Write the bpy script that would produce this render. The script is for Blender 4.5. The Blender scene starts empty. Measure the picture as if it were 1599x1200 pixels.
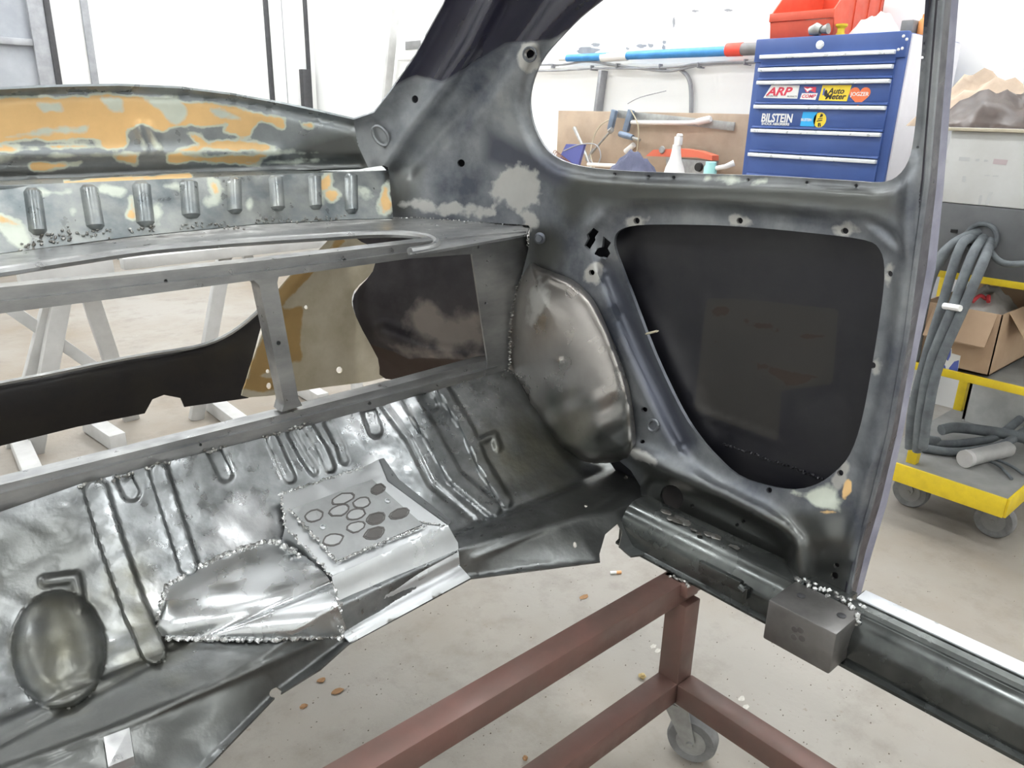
import bpy, bmesh, math, random
import numpy as np
from mathutils import Vector, Matrix
from mathutils.geometry import delaunay_2d_cdt
random.seed(7); rng = np.random.default_rng(7)
SC = bpy.context.scene
COL = SC.collection

# ---------------------------------------------------------------- camera
W, H, F = 1599, 1200, 1200.0
CX, CY = 799.5, 600.0
CH = 1.05                      # camera height above the floor
AZ = math.radians(42)
_dn = np.array([-90., 3430., F]); _dn /= np.linalg.norm(_dn)
_fh = np.array([0, 0, 1.]) - _dn * _dn[2]; _fh /= np.linalg.norm(_fh)
_rh = np.cross(_dn, _fh); _rh = _rh if _rh[0] > 0 else -_rh
R = np.stack([[math.sin(AZ), math.cos(AZ), 0], [math.cos(AZ), -math.sin(AZ), 0], [0, 0, 1]]).T @ np.stack([_fh, _rh, -_dn])
C = np.array([0, 0, CH])
cam_d = bpy.data.cameras.new('camera'); cam = bpy.data.objects.new('camera', cam_d); COL.objects.link(cam)
cam_d.sensor_width = 36; cam_d.lens = F * 36 / W; cam_d.clip_start = .02; cam_d.clip_end = 60
_m = Matrix.Identity(4)
for i in range(3):
    _m[i][0] = R[i, 0]; _m[i][1] = -R[i, 1]; _m[i][2] = -R[i, 2]; _m[i][3] = C[i]
cam.matrix_world = _m
SC.camera = cam

# ---------------------------------------------------------------- world, exposure, lights
SC.view_settings.view_transform = 'Standard'; SC.view_settings.look = 'None'
SC.view_settings.gamma = 1; SC.view_settings.use_curve_mapping = False
SC.view_settings.exposure = 0.0
wd = bpy.data.worlds.new('world'); SC.world = wd; wd.use_nodes = True
wd.node_tree.nodes['Background'].inputs[0].default_value = (.85, .93, 1, 1)
wd.node_tree.nodes['Background'].inputs[1].default_value = 1.0
ROOM = dict(x0=-3.2, x1=3.2, y0=-3.2, y1=6.0, h=3.3)
LAMP_STRENGTH = 32.0
LAMPS = [(x, y) for x in (-1.6, .55, 2.5) for y in (-1.9, .35, 2.6, 4.7)] + [(-.5, 5.2), (1.6, 5.2), (2.85, 1.5), (2.85, 3.6)]  # last four are extra unseen lamps added to brighten the back and right walls

# ---------------------------------------------------------------- pixel helpers (a pixel is a direction; the surface gives the distance)
def ray(p):
    p = np.atleast_2d(np.asarray(p, float))
    d = np.stack([p[:, 0] - CX, p[:, 1] - CY, np.full(len(p), F)], -1)
    return d @ R.T
def plane(n, c):
    n = np.asarray(n, float)
    def f(p):
        d = ray(p); return C + ((c - C @ n) / (d @ n))[:, None] * d
    return f
def at(p, x=None, y=None, z=None):
    n, c = ([1, 0, 0], x) if x is not None else ([0, 1, 0], y) if y is not None else ([0, 0, 1], z)
    return plane(n, c)(p)[0]
def implicit(g, t0=.0002, t1=.006, n=260):
    def f(p):
        d = ray(p); ts = np.linspace(t0, t1, n)
        lo = np.full(len(d), t0); hi = np.full(len(d), t1); found = np.zeros(len(d), bool)
        prev = ts[0]
        for t in ts[1:]:
            v = g(C + t * d)
            hit = (v > 0) & ~found
            lo[hit] = prev; hi[hit] = t; found |= hit; prev = t
        for _ in range(24):
            m = (lo + hi) / 2; v = g(C + m[:, None] * d) > 0
            hi = np.where(v, m, hi); lo = np.where(v, lo, m)
        return C + hi[:, None] * d
    return f
# plan curve of the body side and tail (x to the car's left, y rearwards), smooth
_pl = np.array([(.37, 1.52), (.6, 1.505), (.75, 1.455), (.86, 1.36), (.945, 1.25), (.995, 1.1), (1.008, .95), (.998, .75), (.985, .5), (.975, .3), (.96, .05), (.93, -.4)])
_pl = np.vstack([[(.74 - a, b) for a, b in _pl[:0:-1]], _pl])
def _spline(P, k=14):
    out = []
    for i in range(len(P) - 1):
        p0 = P[max(i - 1, 0)]; p1 = P[i]; p2 = P[i + 1]; p3 = P[min(i + 2, len(P) - 1)]
        for j in range(k):
            t = j / k
            out.append(.5 * ((2 * p1) + (p2 - p0) * t + (2 * p0 - 5 * p1 + 4 * p2 - p3) * t * t + (3 * p1 - p0 - 3 * p2 + p3) * t ** 3))
    out.append(P[-1]); return np.array(out)
_sp = _spline(_pl); AX = np.array([.37, .45])
_th = np.arctan2(_sp[:, 1] - AX[1], _sp[:, 0] - AX[0]); _r = np.hypot(*(_sp - AX).T)
_th = np.where(_th < -math.pi / 2 - .4, _th + 2 * math.pi, _th)
_o = np.argsort(_th); _th = _th[_o]; _r = _r[_o]
def shell(off=0.0):
    def g(P):
        th = np.arctan2(P[:, 1] - AX[1], P[:, 0] - AX[0]); th = np.where(th < -math.pi / 2 - .4, th + 2 * math.pi, th)
        lean = np.maximum(0, P[:, 2] - .95)
        s = 1 - .42 * lean ** 1.6
        return np.hypot(P[:, 0] - AX[0], P[:, 1] - AX[1]) - np.interp(th, _th, _r) * s - off
    return implicit(g)
YF = [(-.3, .40), (-.1, .53), (.1, .645), (.2, .709), (.305, .761), (.426, .795), (.642, .813), (.732, .77), (.84, .71), (.907, .70), (1.1, .70)]
YT = [(-.3, .74), (-.1, .75), (.17, .765), (.3, .78), (.40, .812), (.642, .823), (.83, .785), (.92, .752), (1.1, .745)]
def pan_z(x, y):
    yf = np.interp(x, *zip(*YF)); yt = np.interp(x, *zip(*YT))
    z = np.where(y < yt, .365 + .047 * np.clip((y - yf - .006) / np.maximum(yt - yf - .006, .004), 0, 1) , .412)
    u = np.clip((y - .88) / .22, 0, 1.3)
    return z + .16 * u ** 1.45 - .006 * np.exp(-((y - .875) / .012) ** 2)
S_pan = implicit(lambda P: pan_z(P[:, 0], P[:, 1]) - P[:, 2])

def segs(line):
    L = np.asarray(line, float); return L[:-1], L[1:]
def dist(p, line):
    p = np.asarray(p, float); a, b = segs(line); best = np.full(len(p), 1e9)
    for i in range(len(a)):
        ab = b[i] - a[i]; t = np.clip(((p - a[i]) @ ab) / max(ab @ ab, 1e-9), 0, 1)
        best = np.minimum(best, np.hypot(*(p - a[i] - t[:, None] * ab).T))
    return best
def inside(p, poly):
    p = np.asarray(p, float); P = np.asarray(poly, float); n = len(P); r = np.zeros(len(p), bool)
    for i in range(n):
        x1, y1 = P[i]; x2, y2 = P[(i + 1) % n]
        if y1 == y2: continue
        c = ((y1 > p[:, 1]) != (y2 > p[:, 1])) & (p[:, 0] < (x2 - x1) * (p[:, 1] - y1) / (y2 - y1) + x1); r ^= c
    return r
def sd(p, poly):
    poly = list(poly); d = dist(p, poly + [poly[0]]); return np.where(inside(p, poly), d, -d)
def ss(v, a, b):
    t = np.clip((v - a) / (b - a), 0, 1); return t * t * (3 - 2 * t)
def bump(p, line, w): return np.exp(-(dist(p, line) / w) ** 2)
def flat(p, line, w, e=3): return 1 - ss(dist(p, line), w - e, w + e)
def ell(cx, cy, rx, ry=None, a=0, n=16):
    ry = ry or rx; ca, sa = math.cos(a), math.sin(a)
    return [(cx + rx * math.cos(t) * ca - ry * math.sin(t) * sa, cy + rx * math.cos(t) * sa + ry * math.sin(t) * ca) for t in [2 * math.pi * i / n for i in range(n)]]
def smooth_poly(poly, k=5, closed=True):
    P = np.array(poly, float)
    if closed: P = np.vstack([P[-1:], P, P[:2]])
    out = _spline(P, k)
    return [tuple(q) for q in (out[k:-k - 1] if closed else out)]
def maskpoly(polys, soft=14):
    def f(p):
        v = np.zeros(len(p))
        for q in polys: v = np.maximum(v, np.clip(.5 + sd(p, q) / soft, 0, 1))
        return v
    return f

# ---------------------------------------------------------------- materials
MATS = {}
def nn(nt, t, **k):
    n = nt.nodes.new(t)
    for a, b in k.items(): setattr(n, a, b)
    return n
def mat(name, col, rough=.6, metal=0, var=.12, scale=12, bump_s=.0, bscale=120, col2=None, stretch=None, emit=0, alpha=1, spec=None, masks=(), rvar=.12, contrast=(.35, .65), sheen=0):
    if name in MATS: return MATS[name]
    m = bpy.data.materials.new(name); m.use_nodes = True; nt = m.node_tree; L = nt.links
    b = nt.nodes['Principled BSDF']
    tc = nn(nt, 'ShaderNodeTexCoord'); mp = nn(nt, 'ShaderNodeMapping'); L.new(tc.outputs['Object'], mp.inputs[0])
    if stretch: mp.inputs['Scale'].default_value = stretch
    no = nn(nt, 'ShaderNodeTexNoise'); no.inputs['Scale'].default_value = scale; no.inputs['Detail'].default_value = 7; no.inputs['Roughness'].default_value = .62
    L.new(mp.outputs[0], no.inputs['Vector'])
    mr = nn(nt, 'ShaderNodeMapRange'); mr.inputs[1].default_value = contrast[0]; mr.inputs[2].default_value = contrast[1]
    L.new(no.outputs['Fac'], mr.inputs[0])
    c2 = col2 or tuple(max(0, c * (1 - var * 2)) for c in col)
    mx = nn(nt, 'ShaderNodeMix', data_type='RGBA'); L.new(mr.outputs[0], mx.inputs[0])
    mx.inputs[6].default_value = (*c2, 1); mx.inputs[7].default_value = (*col, 1)
    cur = mx.outputs[2]
    n2 = nn(nt, 'ShaderNodeTexNoise'); n2.inputs['Scale'].default_value = scale * 3.1; n2.inputs['Detail'].default_value = 5
    L.new(tc.outputs['Object'], n2.inputs['Vector'])
    rr = nn(nt, 'ShaderNodeMapRange'); rr.inputs[1].default_value = .3; rr.inputs[2].default_value = .7
    rr.inputs[3].default_value = max(.03, rough - rvar); rr.inputs[4].default_value = min(1, rough + rvar)
    L.new(n2.outputs['Fac'], rr.inputs[0]); rcur = rr.outputs[0]; mcur = None
    for (attr, mc, mm, mrgh, amt, nsc, *sf) in masks:
        bias = sf[1] if len(sf) > 1 else 0; sf = sf[0] if sf else .05
        an = nn(nt, 'ShaderNodeAttribute', attribute_name=attr)
        n3 = nn(nt, 'ShaderNodeTexNoise'); n3.inputs['Scale'].default_value = nsc; n3.inputs['Detail'].default_value = 6
        L.new(tc.outputs['Object'], n3.inputs['Vector'])
        a1 = nn(nt, 'ShaderNodeMath', operation='MULTIPLY_ADD'); L.new(n3.outputs['Fac'], a1.inputs[0]); a1.inputs[1].default_value = amt; a1.inputs[2].default_value = -.5 * amt + bias
        a2 = nn(nt, 'ShaderNodeMath', operation='ADD'); L.new(a1.outputs[0], a2.inputs[0]); L.new(an.outputs['Fac'], a2.inputs[1])
        st = nn(nt, 'ShaderNodeMapRange'); st.inputs[1].default_value = .5 - sf; st.inputs[2].default_value = .5 + sf; L.new(a2.outputs[0], st.inputs[0])
        gate = nn(nt, 'ShaderNodeMath', operation='GREATER_THAN'); L.new(an.outputs['Fac'], gate.inputs[0]); gate.inputs[1].default_value = .02
        gm = nn(nt, 'ShaderNodeMath', operation='MULTIPLY'); L.new(gate.outputs[0], gm.inputs[0]); L.new(st.outputs[0], gm.inputs[1])
        x = nn(nt, 'ShaderNodeMix', data_type='RGBA'); L.new(gm.outputs[0], x.inputs[0]); L.new(cur, x.inputs[6])
        # keep some of the mottling inside the patch
        y = nn(nt, 'ShaderNodeMix', data_type='RGBA'); L.new(mr.outputs[0], y.inputs[0]); y.inputs[6].default_value = (*[v * .82 for v in mc], 1); y.inputs[7].default_value = (*mc, 1)
        L.new(y.outputs[2], x.inputs[7]); cur = x.outputs[2]
        r2 = nn(nt, 'ShaderNodeMix', data_type='FLOAT'); L.new(gm.outputs[0], r2.inputs[0]); L.new(rcur, r2.inputs[2]); r2.inputs[3].default_value = mrgh; rcur = r2.outputs[0]
        m2 = nn(nt, 'ShaderNodeMix', data_type='FLOAT'); L.new(gm.outputs[0], m2.inputs[0])
        if mcur is None: m2.inputs[2].default_value = metal
        else: L.new(mcur, m2.inputs[2])
        m2.inputs[3].default_value = mm; mcur = m2.outputs[0]
    L.new(cur, b.inputs['Base Color']); L.new(rcur, b.inputs['Roughness'])
    if mcur is None: b.inputs['Metallic'].default_value = metal
    else: L.new(mcur, b.inputs['Metallic'])
    if spec is not None: b.inputs['Specular IOR Level'].default_value = spec
    if emit:
        b.inputs['Emission Color'].default_value = (*col, 1); b.inputs['Emission Strength'].default_value = emit
    if alpha < 1: b.inputs['Alpha'].default_value = alpha
    if bump_s:
        n4 = nn(nt, 'ShaderNodeTexNoise'); n4.inputs['Scale'].default_value = bscale; n4.inputs['Detail'].default_value = 4
        L.new(tc.outputs['Object'], n4.inputs['Vector'])
        bp = nn(nt, 'ShaderNodeBump'); bp.inputs['Strength'].default_value = bump_s; bp.inputs['Distance'].default_value = .004
        L.new(n4.outputs['Fac'], bp.inputs['Height']); L.new(bp.outputs[0], b.inputs['Normal'])
    MATS[name] = m; return m

ORANGE = ('orange', (.82, .54, .24), 0, .45, 1.3, 24, .06)
HALO = ('orange', (.60, .64, .54), .2, .4, 1.3, 24, .06, .17)
PALE = ('pale', (.64, .69, .60), .15, .38, 1.5, 26, .14)
BRIGHT = ('bright', (.52, .52, .50), .7, .42, 1.5, 36, .12)
PAINT = ('paint', (.012, .012, .028), 0, .22, .5, 14, .12)
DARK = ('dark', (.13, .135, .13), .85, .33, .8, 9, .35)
M_quarter = mat('sanded_blue_grey_steel', (.285, .30, .312), .45, .62, scale=7, col2=(.08, .09, .112), bump_s=.08, bscale=35, contrast=(.36, .64),
                masks=[('blue', (.10, .108, .135), .65, .4, .9, 14, .3), DARK, BRIGHT, PALE, ORANGE, PAINT])
M_tail = mat('sanded_tail_steel', (.33, .355, .36), .34, .6, scale=8, col2=(.19, .21, .225), bump_s=.05, bscale=25, masks=[DARK, HALO, ORANGE, PALE])
M_rib = mat('sanded_ribbed_steel', (.36, .375, .36), .36, .65, scale=14, col2=(.15, .175, .19), bump_s=.08, bscale=60, masks=[DARK, PALE, HALO, ORANGE])
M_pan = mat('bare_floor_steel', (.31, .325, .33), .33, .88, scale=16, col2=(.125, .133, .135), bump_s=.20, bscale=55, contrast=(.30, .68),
            masks=[DARK, ('bright', (.45, .46, .465), .9, .28, 1.5, 30, .3), ('olive', (.15, .148, .115), .8, .36, 1.4, 26, .4)])  # last mask gives patches of olive-grey tone on the steel
M_frame = mat('ground_bar_steel', (.42, .425, .42), .38, .8, scale=14, col2=(.24, .245, .25), bump_s=.06, bscale=90, stretch=(.4, 1, 1))
M_arch = mat('smooth_arch_steel', (.40, .38, .36), .33, .88, scale=5, col2=(.28, .265, .25), bump_s=.03, bscale=30, masks=[DARK, BRIGHT])
M_zinc = mat('zinc_sheet', (.62, .64, .65), .36, .8, scale=8, col2=(.52, .54, .55), bump_s=.02, bscale=80)
M_dome = mat('burnished_sheet', (.64, .66, .67), .27, .95, scale=7, col2=(.54, .56, .57), bump_s=.05, bscale=14, stretch=(1, 2, 1))
M_plate = mat('matt_patch_plate', (.33, .34, .34), .5, .7, scale=20, col2=(.27, .28, .28), bump_s=.05)
M_sill = mat('dark_sill_steel', (.15, .16, .155), .24, .8, scale=6, col2=(.05, .055, .055), bump_s=.02, bscale=30)
M_weld = mat('weld_metal', (.74, .75, .75), .3, .9, scale=60, col2=(.36, .36, .35), bump_s=.2)
M_spat = mat('spattered_weld', (.46, .46, .44), .4, .85, scale=60, col2=(.22, .21, .19), bump_s=.2)
M_black = mat('black_paint', (.008, .007, .009), .45, 0, scale=10, col2=(.016, .014, .012), spec=.35)
M_beige = mat('beige_primer', (.56, .51, .40), .5, 0, scale=10, col2=(.42, .37, .26), bump_s=.05, masks=[('orange', (.42, .27, .10), 0, .5, .8, 18)])
M_housing = mat('dark_housing', (.055, .05, .055), .4, .3, scale=9, col2=(.02, .017, .022), masks=[('pale', (.24, .21, .19), 0, .7, 1.4, 26, .25), ('orange', (.045, .026, .018), 0, .6, .6, 14)])
M_skin = mat('dark_outer_skin', (.018, .018, .021), .40, .1, scale=9, col2=(.009, .009, .014), masks=[('film', (.022, .020, .018), 0, .5, .5, 14, .1), ('orange', (.030, .020, .014), 0, .8, 1.4, 40, .1)])
M_jamb = mat('violet_grey_primer', (.33, .33, .40), .5, .1, scale=12, col2=(.18, .18, .24))
M_jambd = mat('dark_jamb_paint', (.035, .03, .045), .35, .1, scale=14, col2=(.015, .013, .02))
M_red = mat('maroon_paint', (.165, .085, .070), .45, .1, scale=7, col2=(.115, .075, .062), bump_s=.08, bscale=60)
M_castor = mat('dusty_castor_steel', (.42, .43, .42), .5, .6, scale=30, col2=(.30, .30, .29))
M_rubber = mat('grey_rubber', (.22, .22, .22), .8, 0, scale=30, col2=(.14, .14, .14))
M_hole = mat('dark_cavity', (.006, .006, .006), .8)
M_wall = mat('white_wall_paint', (.90, .90, .88), .8, 0, scale=2.2, col2=(.86, .87, .86))
M_wallg = mat('grey_wall_sheet', (.42, .44, .47), .55, .2, scale=3, col2=(.30, .32, .35))
M_ceil = mat('ceiling_paint', (.55, .55, .55), .9, 0, scale=2)
M_strip = mat('grey_strip', (.36, .37, .39), .6, .2, scale=14)
M_dark = mat('dark_steel', (.07, .07, .075), .5, .4, scale=20)
M_lamp = mat('lamp_diffuser', (.97, .99, 1), .5, emit=LAMP_STRENGTH)
M_white = mat('white_plastic', (.85, .85, .83), .4, 0, var=.03)
M_blue = mat('tool_chest_blue', (.055, .11, .33), .40, 0, scale=5, col2=(.045, .09, .28))
M_alu = mat('aluminium_trim', (.86, .89, .92), .35, .35, var=.03)
M_brown = mat('brown_hardboard', (.46, .36, .27), .8, 0, scale=6, col2=(.36, .28, .21))
M_redbin = mat('red_bin_plastic', (.72, .10, .05), .45, 0, var=.06)
M_card = mat('cardboard', (.50, .36, .24), .85, 0, scale=5, col2=(.42, .29, .19))
M_yel = mat('yellow_paint', (.78, .58, .02), .5, 0, scale=25, col2=(.66, .48, .02), masks=[('dark', (.10, .09, .07), 0, .7, .8, 60)])
M_dust = mat('dusty_grey_deck', (.26, .26, .25), .85, 0, scale=8, col2=(.19, .19, .185))
M_hose = mat('dusty_grey_hose', (.155, .175, .185), .75, 0, scale=25, col2=(.095, .105, .115))
M_bluep = mat('blue_plastic', (.06, .30, .68), .4)
M_grey = mat('mid_grey_plastic', (.25, .25, .25), .6)
M_black_p = mat('black_plastic', (.02, .02, .02), .5)
M_stand = mat('dusty_white_trestle', (.60, .60, .59), .7, .1, scale=10, col2=(.50, .50, .49))

# concrete floor
def floor_mat():
    m = bpy.data.materials.new('concrete_floor'); m.use_nodes = True; nt = m.node_tree; L = nt.links; b = nt.nodes['Principled BSDF']
    tc = nn(nt, 'ShaderNodeTexCoord')
    def noise(s, d=6, r=.6):
        n = nn(nt, 'ShaderNodeTexNoise'); n.inputs['Scale'].default_value = s; n.inputs['Detail'].default_value = d; n.inputs['Roughness'].default_value = r; L.new(tc.outputs['Object'], n.inputs['Vector']); return n
    def rng_(n, a, c, lo=0, hi=1):
        q = nn(nt, 'ShaderNodeMapRange'); q.inputs[1].default_value = a; q.inputs[2].default_value = c; q.inputs[3].default_value = lo; q.inputs[4].default_value = hi; L.new(n.outputs['Fac'], q.inputs[0]); return q
    def mix(f, a, bb):
        q = nn(nt, 'ShaderNodeMix', data_type='RGBA'); L.new(f, q.inputs[0])
        for s, v in ((6, a), (7, bb)):
            if isinstance(v, tuple): q.inputs[s].default_value = (*v, 1)
            else: L.new(v, q.inputs[s])
        return q.outputs[2]
    c = mix(rng_(noise(1.1, 5), .38, .62).outputs[0], (.265, .225, .18), (.335, .315, .285))
    c = mix(rng_(noise(7, 9, .7), .50, .72, 0, .6).outputs[0], c, (.19, .165, .14))
    c = mix(rng_(noise(60, 4), .66, .72, 0, .75).outputs[0], c, (.25, .21, .17))
    c = mix(rng_(noise(3.2, 8, .75), .70, .76, 0, .5).outputs[0], c, (.50, .30, .13))
    L.new(c, b.inputs['Base Color']); b.inputs['Roughness'].default_value = .62; b.inputs['Specular IOR Level'].default_value = .35
    bp = nn(nt, 'ShaderNodeBump'); bp.inputs['Strength'].default_value = .15; bp.inputs['Distance'].default_value = .01; L.new(noise(45).outputs['Fac'], bp.inputs['Height']); L.new(bp.outputs[0], b.inputs['Normal'])
    return m
M_floor = floor_mat()

# ---------------------------------------------------------------- mesh helpers
ORG = {}
def tag(o, label=None, cat=None, group=None, kind=None):
    for k, v in (('label', label), ('category', cat), ('group', group), ('kind', kind)):
        if v: o[k] = v
    return o
def empty(name, loc, label=None, cat=None, group=None):
    o = bpy.data.objects.new(name, None); COL.objects.link(o); o.location = loc; o.empty_display_size = .05
    ORG[o] = np.array(loc, float); return tag(o, label, cat, group)
def add(name, VF, m, parent=None, label=None, cat=None, group=None, kind=None, smooth=True, attrs=None, angle=40):
    V, Fc = VF; V = np.asarray(V, float)
    if parent is None:
        lo = V.min(0); hi = V.max(0); org = np.array([(lo[0] + hi[0]) / 2, (lo[1] + hi[1]) / 2, lo[2]])
    else: org = ORG[parent]
    me = bpy.data.meshes.new(name); me.from_pydata((V - org).tolist(), [], [list(map(int, f)) for f in Fc]); me.update()
    bm = bmesh.new(); bm.from_mesh(me)
    if not attrs: bmesh.ops.recalc_face_normals(bm, faces=bm.faces)
    bm.to_mesh(me); bm.free()
    if smooth:
        me.polygons.foreach_set('use_smooth', [True] * len(me.polygons))
        try: me.set_sharp_from_angle(angle=math.radians(angle))
        except Exception: pass
    for k, v in (attrs or {}).items():
        a = me.attributes.new(k, 'FLOAT', 'POINT'); a.data.foreach_set('value', np.asarray(v, np.float32))
    me.materials.append(m)
    o = bpy.data.objects.new(name, me); COL.objects.link(o); ORG[o] = org
    if parent is None: o.location = org
    else: o.parent = parent
    return tag(o, label, cat, group, kind)
def cat_(*parts):
    V = []; Fc = []
    for v, f in parts:
        n = len(V); V.extend([tuple(q) for q in v]); Fc.extend([tuple(i + n for i in q) for q in f])
    return V, Fc
def box(lo, hi, bev=0.0):
    bm = bmesh.new(); bmesh.ops.create_cube(bm, size=1)
    for v in bm.verts: v.co = Vector([lo[i] + (v.co[i] + .5) * (hi[i] - lo[i]) for i in range(3)])
    if bev: bmesh.ops.bevel(bm, geom=bm.edges[:], offset=bev, segments=2, profile=.5, affect='EDGES')
    V = [tuple(v.co) for v in bm.verts]; bm.verts.index_update(); Fc = [tuple(v.index for v in f.verts) for f in bm.faces]; bm.free(); return V, Fc
def xform(VF, M):
    return [tuple(M @ Vector(v)) for v in VF[0]], VF[1]
def beam(a, b, w, h, up=(0, 0, 1), bev=.003):
    a = Vector(a); b = Vector(b); d = (b - a); l = d.length; d.normalize(); u = Vector(up); s = d.cross(u).normalized(); u = s.cross(d).normalized()
    M = Matrix((d, s, u)).transposed().to_4x4(); M.translation = a
    return xform(box((0, -w / 2, -h / 2), (l, w / 2, h / 2), bev), M)
def tube(pts, r, n=8, caps=True):
    P = [Vector(p) for p in pts]; rs = r if hasattr(r, '__len__') else [r] * len(P); V = []; Fc = []; u = None
    for i, p in enumerate(P):
        t = (P[min(i + 1, len(P) - 1)] - P[max(i - 1, 0)]).normalized()
        if u is None: u = t.orthogonal().normalized()
        u = (u - t * u.dot(t)).normalized(); w = t.cross(u)
        for k in range(n):
            a = 2 * math.pi * k / n; V.append(tuple(p + (u * math.cos(a) + w * math.sin(a)) * rs[i]))
    for i in range(len(P) - 1):
        for k in range(n): Fc.append((i * n + k, i * n + (k + 1) % n, (i + 1) * n + (k + 1) % n, (i + 1) * n + k))
    if caps: Fc.append(tuple(range(n))[::-1]); Fc.append(tuple((len(P) - 1) * n + k for k in range(n)))
    return V, Fc
def curve(pts, k=6): return [tuple(q) for q in _spline(np.array(pts, float), k)]
def lathe(prof, n=24, M=None):
    V = []; Fc = []
    for (r, z) in prof:
        for k in range(n):
            a = 2 * math.pi * k / n; V.append((r * math.cos(a), r * math.sin(a), z))
    for i in range(len(prof) - 1):
        for k in range(n): Fc.append((i * n + k, i * n + (k + 1) % n, (i + 1) * n + (k + 1) % n, (i + 1) * n + k))
    Fc.append(tuple(range(n))[::-1]); Fc.append(tuple((len(prof) - 1) * n + k for k in range(n)))
    return xform((V, Fc), M) if M else (V, Fc)
def orient(o, zdir, xdir=None):
    z = Vector(zdir).normalized(); x = Vector(xdir) if xdir else z.orthogonal(); x = (x - z * x.dot(z)).normalized(); y = z.cross(x)
    M = Matrix((x, y, z)).transposed().to_4x4(); M.translation = Vector(o); return M
def prism(poly, h, M=None):
    n = len(poly); V = [(x, y, 0) for x, y in poly] + [(x, y, h) for x, y in poly]
    Fc = [tuple(range(n))[::-1], tuple(range(n, 2 * n))] + [(i, (i + 1) % n, n + (i + 1) % n, n + i) for i in range(n)]
    return xform((V, Fc), M) if M else (V, Fc)
def dens(loop, step, closed=True):
    out = []; L = list(loop); n = len(L)
    for i in range(n if closed else n - 1):
        a = np.array(L[i], float); b = np.array(L[(i + 1) % n], float); k = max(1, int(round(np.hypot(*(b - a)) / step)))
        for j in range(k): out.append(tuple(a + (b - a) * j / k))
    if not closed: out.append(tuple(L[-1]))
    return out
def panel(outline, holes, surf, step=8, relief=None, thick=.004, hstep=4, masks=None, jitter=.25, tdir=None):
    """sheet-metal panel: outline and cut-outs are directions, surf gives the distance, relief (m) is pressed towards the room"""
    loops = [dens(outline, step)] + [dens(h, hstep) for h in holes]
    pts = []; edges = []
    for l in loops:
        n0 = len(pts); pts += l; edges += [(n0 + i, n0 + (i + 1) % len(l)) for i in range(len(l))]
    nb = len(pts)
    o = np.array(outline); gx = np.arange(o[:, 0].min(), o[:, 0].max(), step); gy = np.arange(o[:, 1].min(), o[:, 1].max(), step)
    G = np.stack(np.meshgrid(gx, gy), -1).reshape(-1, 2).astype(float); G[:, 0] += ((G[:, 1] / step).astype(int) % 2) * step / 2
    G += rng.uniform(-jitter, jitter, G.shape) * step * .3
    keep = sd(G, loops[0]) > step * .45
    for l in loops[1:]: keep &= sd(G, l) < -step * .4
    G = G[keep]; pts = [Vector(p) for p in pts] + [Vector(p) for p in G.tolist()]
    vo, eo, fo, *_ = delaunay_2d_cdt(pts, edges, [], 0, 1e-4)
    P = np.array([tuple(v) for v in vo]); T = np.array([f for f in fo if len(f) == 3])
    c = P[T].mean(1); k = inside(c, loops[0])
    for l in loops[1:]: k &= ~inside(c, l)
    T = T[k]
    used = np.unique(T); mp = -np.ones(len(P), int); mp[used] = np.arange(len(used)); P = P[used]; T = mp[T]
    V = surf(P); d = V - C; dl = np.linalg.norm(d, axis=1)
    if relief is not None: V = V - d / dl[:, None] * relief(P)[:, None]
    fn = np.cross(V[T[:, 1]] - V[T[:, 0]], V[T[:, 2]] - V[T[:, 0]])
    flip = (fn * (C - V[T[:, 0]])).sum(1) < 0
    T[flip] = T[flip][:, ::-1]; fn[flip] *= -1
    vn = np.zeros_like(V); [np.add.at(vn, T[:, i], fn) for i in range(3)]; vn /= np.maximum(np.linalg.norm(vn, axis=1), 1e-12)[:, None]
    n = len(V); e = {}
    for t in T:
        for a, b in ((t[0], t[1]), (t[1], t[2]), (t[2], t[0])): e[(int(a), int(b))] = 1
    bd = [(a, b) for a, b in e if (b, a) not in e]
    V2 = V - vn * thick if tdir is None else V + np.asarray(tdir) * thick
    Fc = [tuple(t) for t in T] + [tuple(t[::-1] + n) for t in T] + [(b, a, a + n, b + n) for a, b in bd]
    at_ = {k_: np.tile(f(P), 2) for k_, f in (masks or {}).items()}
    at_['_p'] = np.zeros(2 * n)
    return (np.vstack([V, V2]), Fc), at_
def add_panel(name, parent, m, *a, label=None, kind=None, **k):
    VF, at_ = panel(*a, **k); return add(name, VF, m, parent, label=label, attrs=at_, angle=70, kind=kind)
_ico = bmesh.new(); bmesh.ops.create_icosphere(_ico, subdivisions=1, radius=1); ICO = ([tuple(v.co) for v in _ico.verts], [tuple(v.index for v in f.verts) for f in _ico.faces]); _ico.free()
def blob(c, r, sq=(1, 1, 1), jit=.25):
    return [tuple(c[i] + v[i] * r * sq[i] * random.uniform(1 - jit, 1 + jit) for i in range(3)) for v in ICO[0]], ICO[1]
def weld(line, surf, r=.0035, step=5, jit=2.5, off=.002, rel=None):
    P = np.array(dens(line, step, closed=False)); P = P + rng.uniform(-jit, jit, P.shape)
    V = surf(P); d = V - C; dl = np.linalg.norm(d, axis=1)[:, None]
    o = off + (rel(P)[:, None] if rel else 0)
    V = V - d / dl * o
    return cat_(*[blob(v, .72 * r * random.uniform(.6, 1.25), (1, 1, .8)) for v in V])
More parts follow.
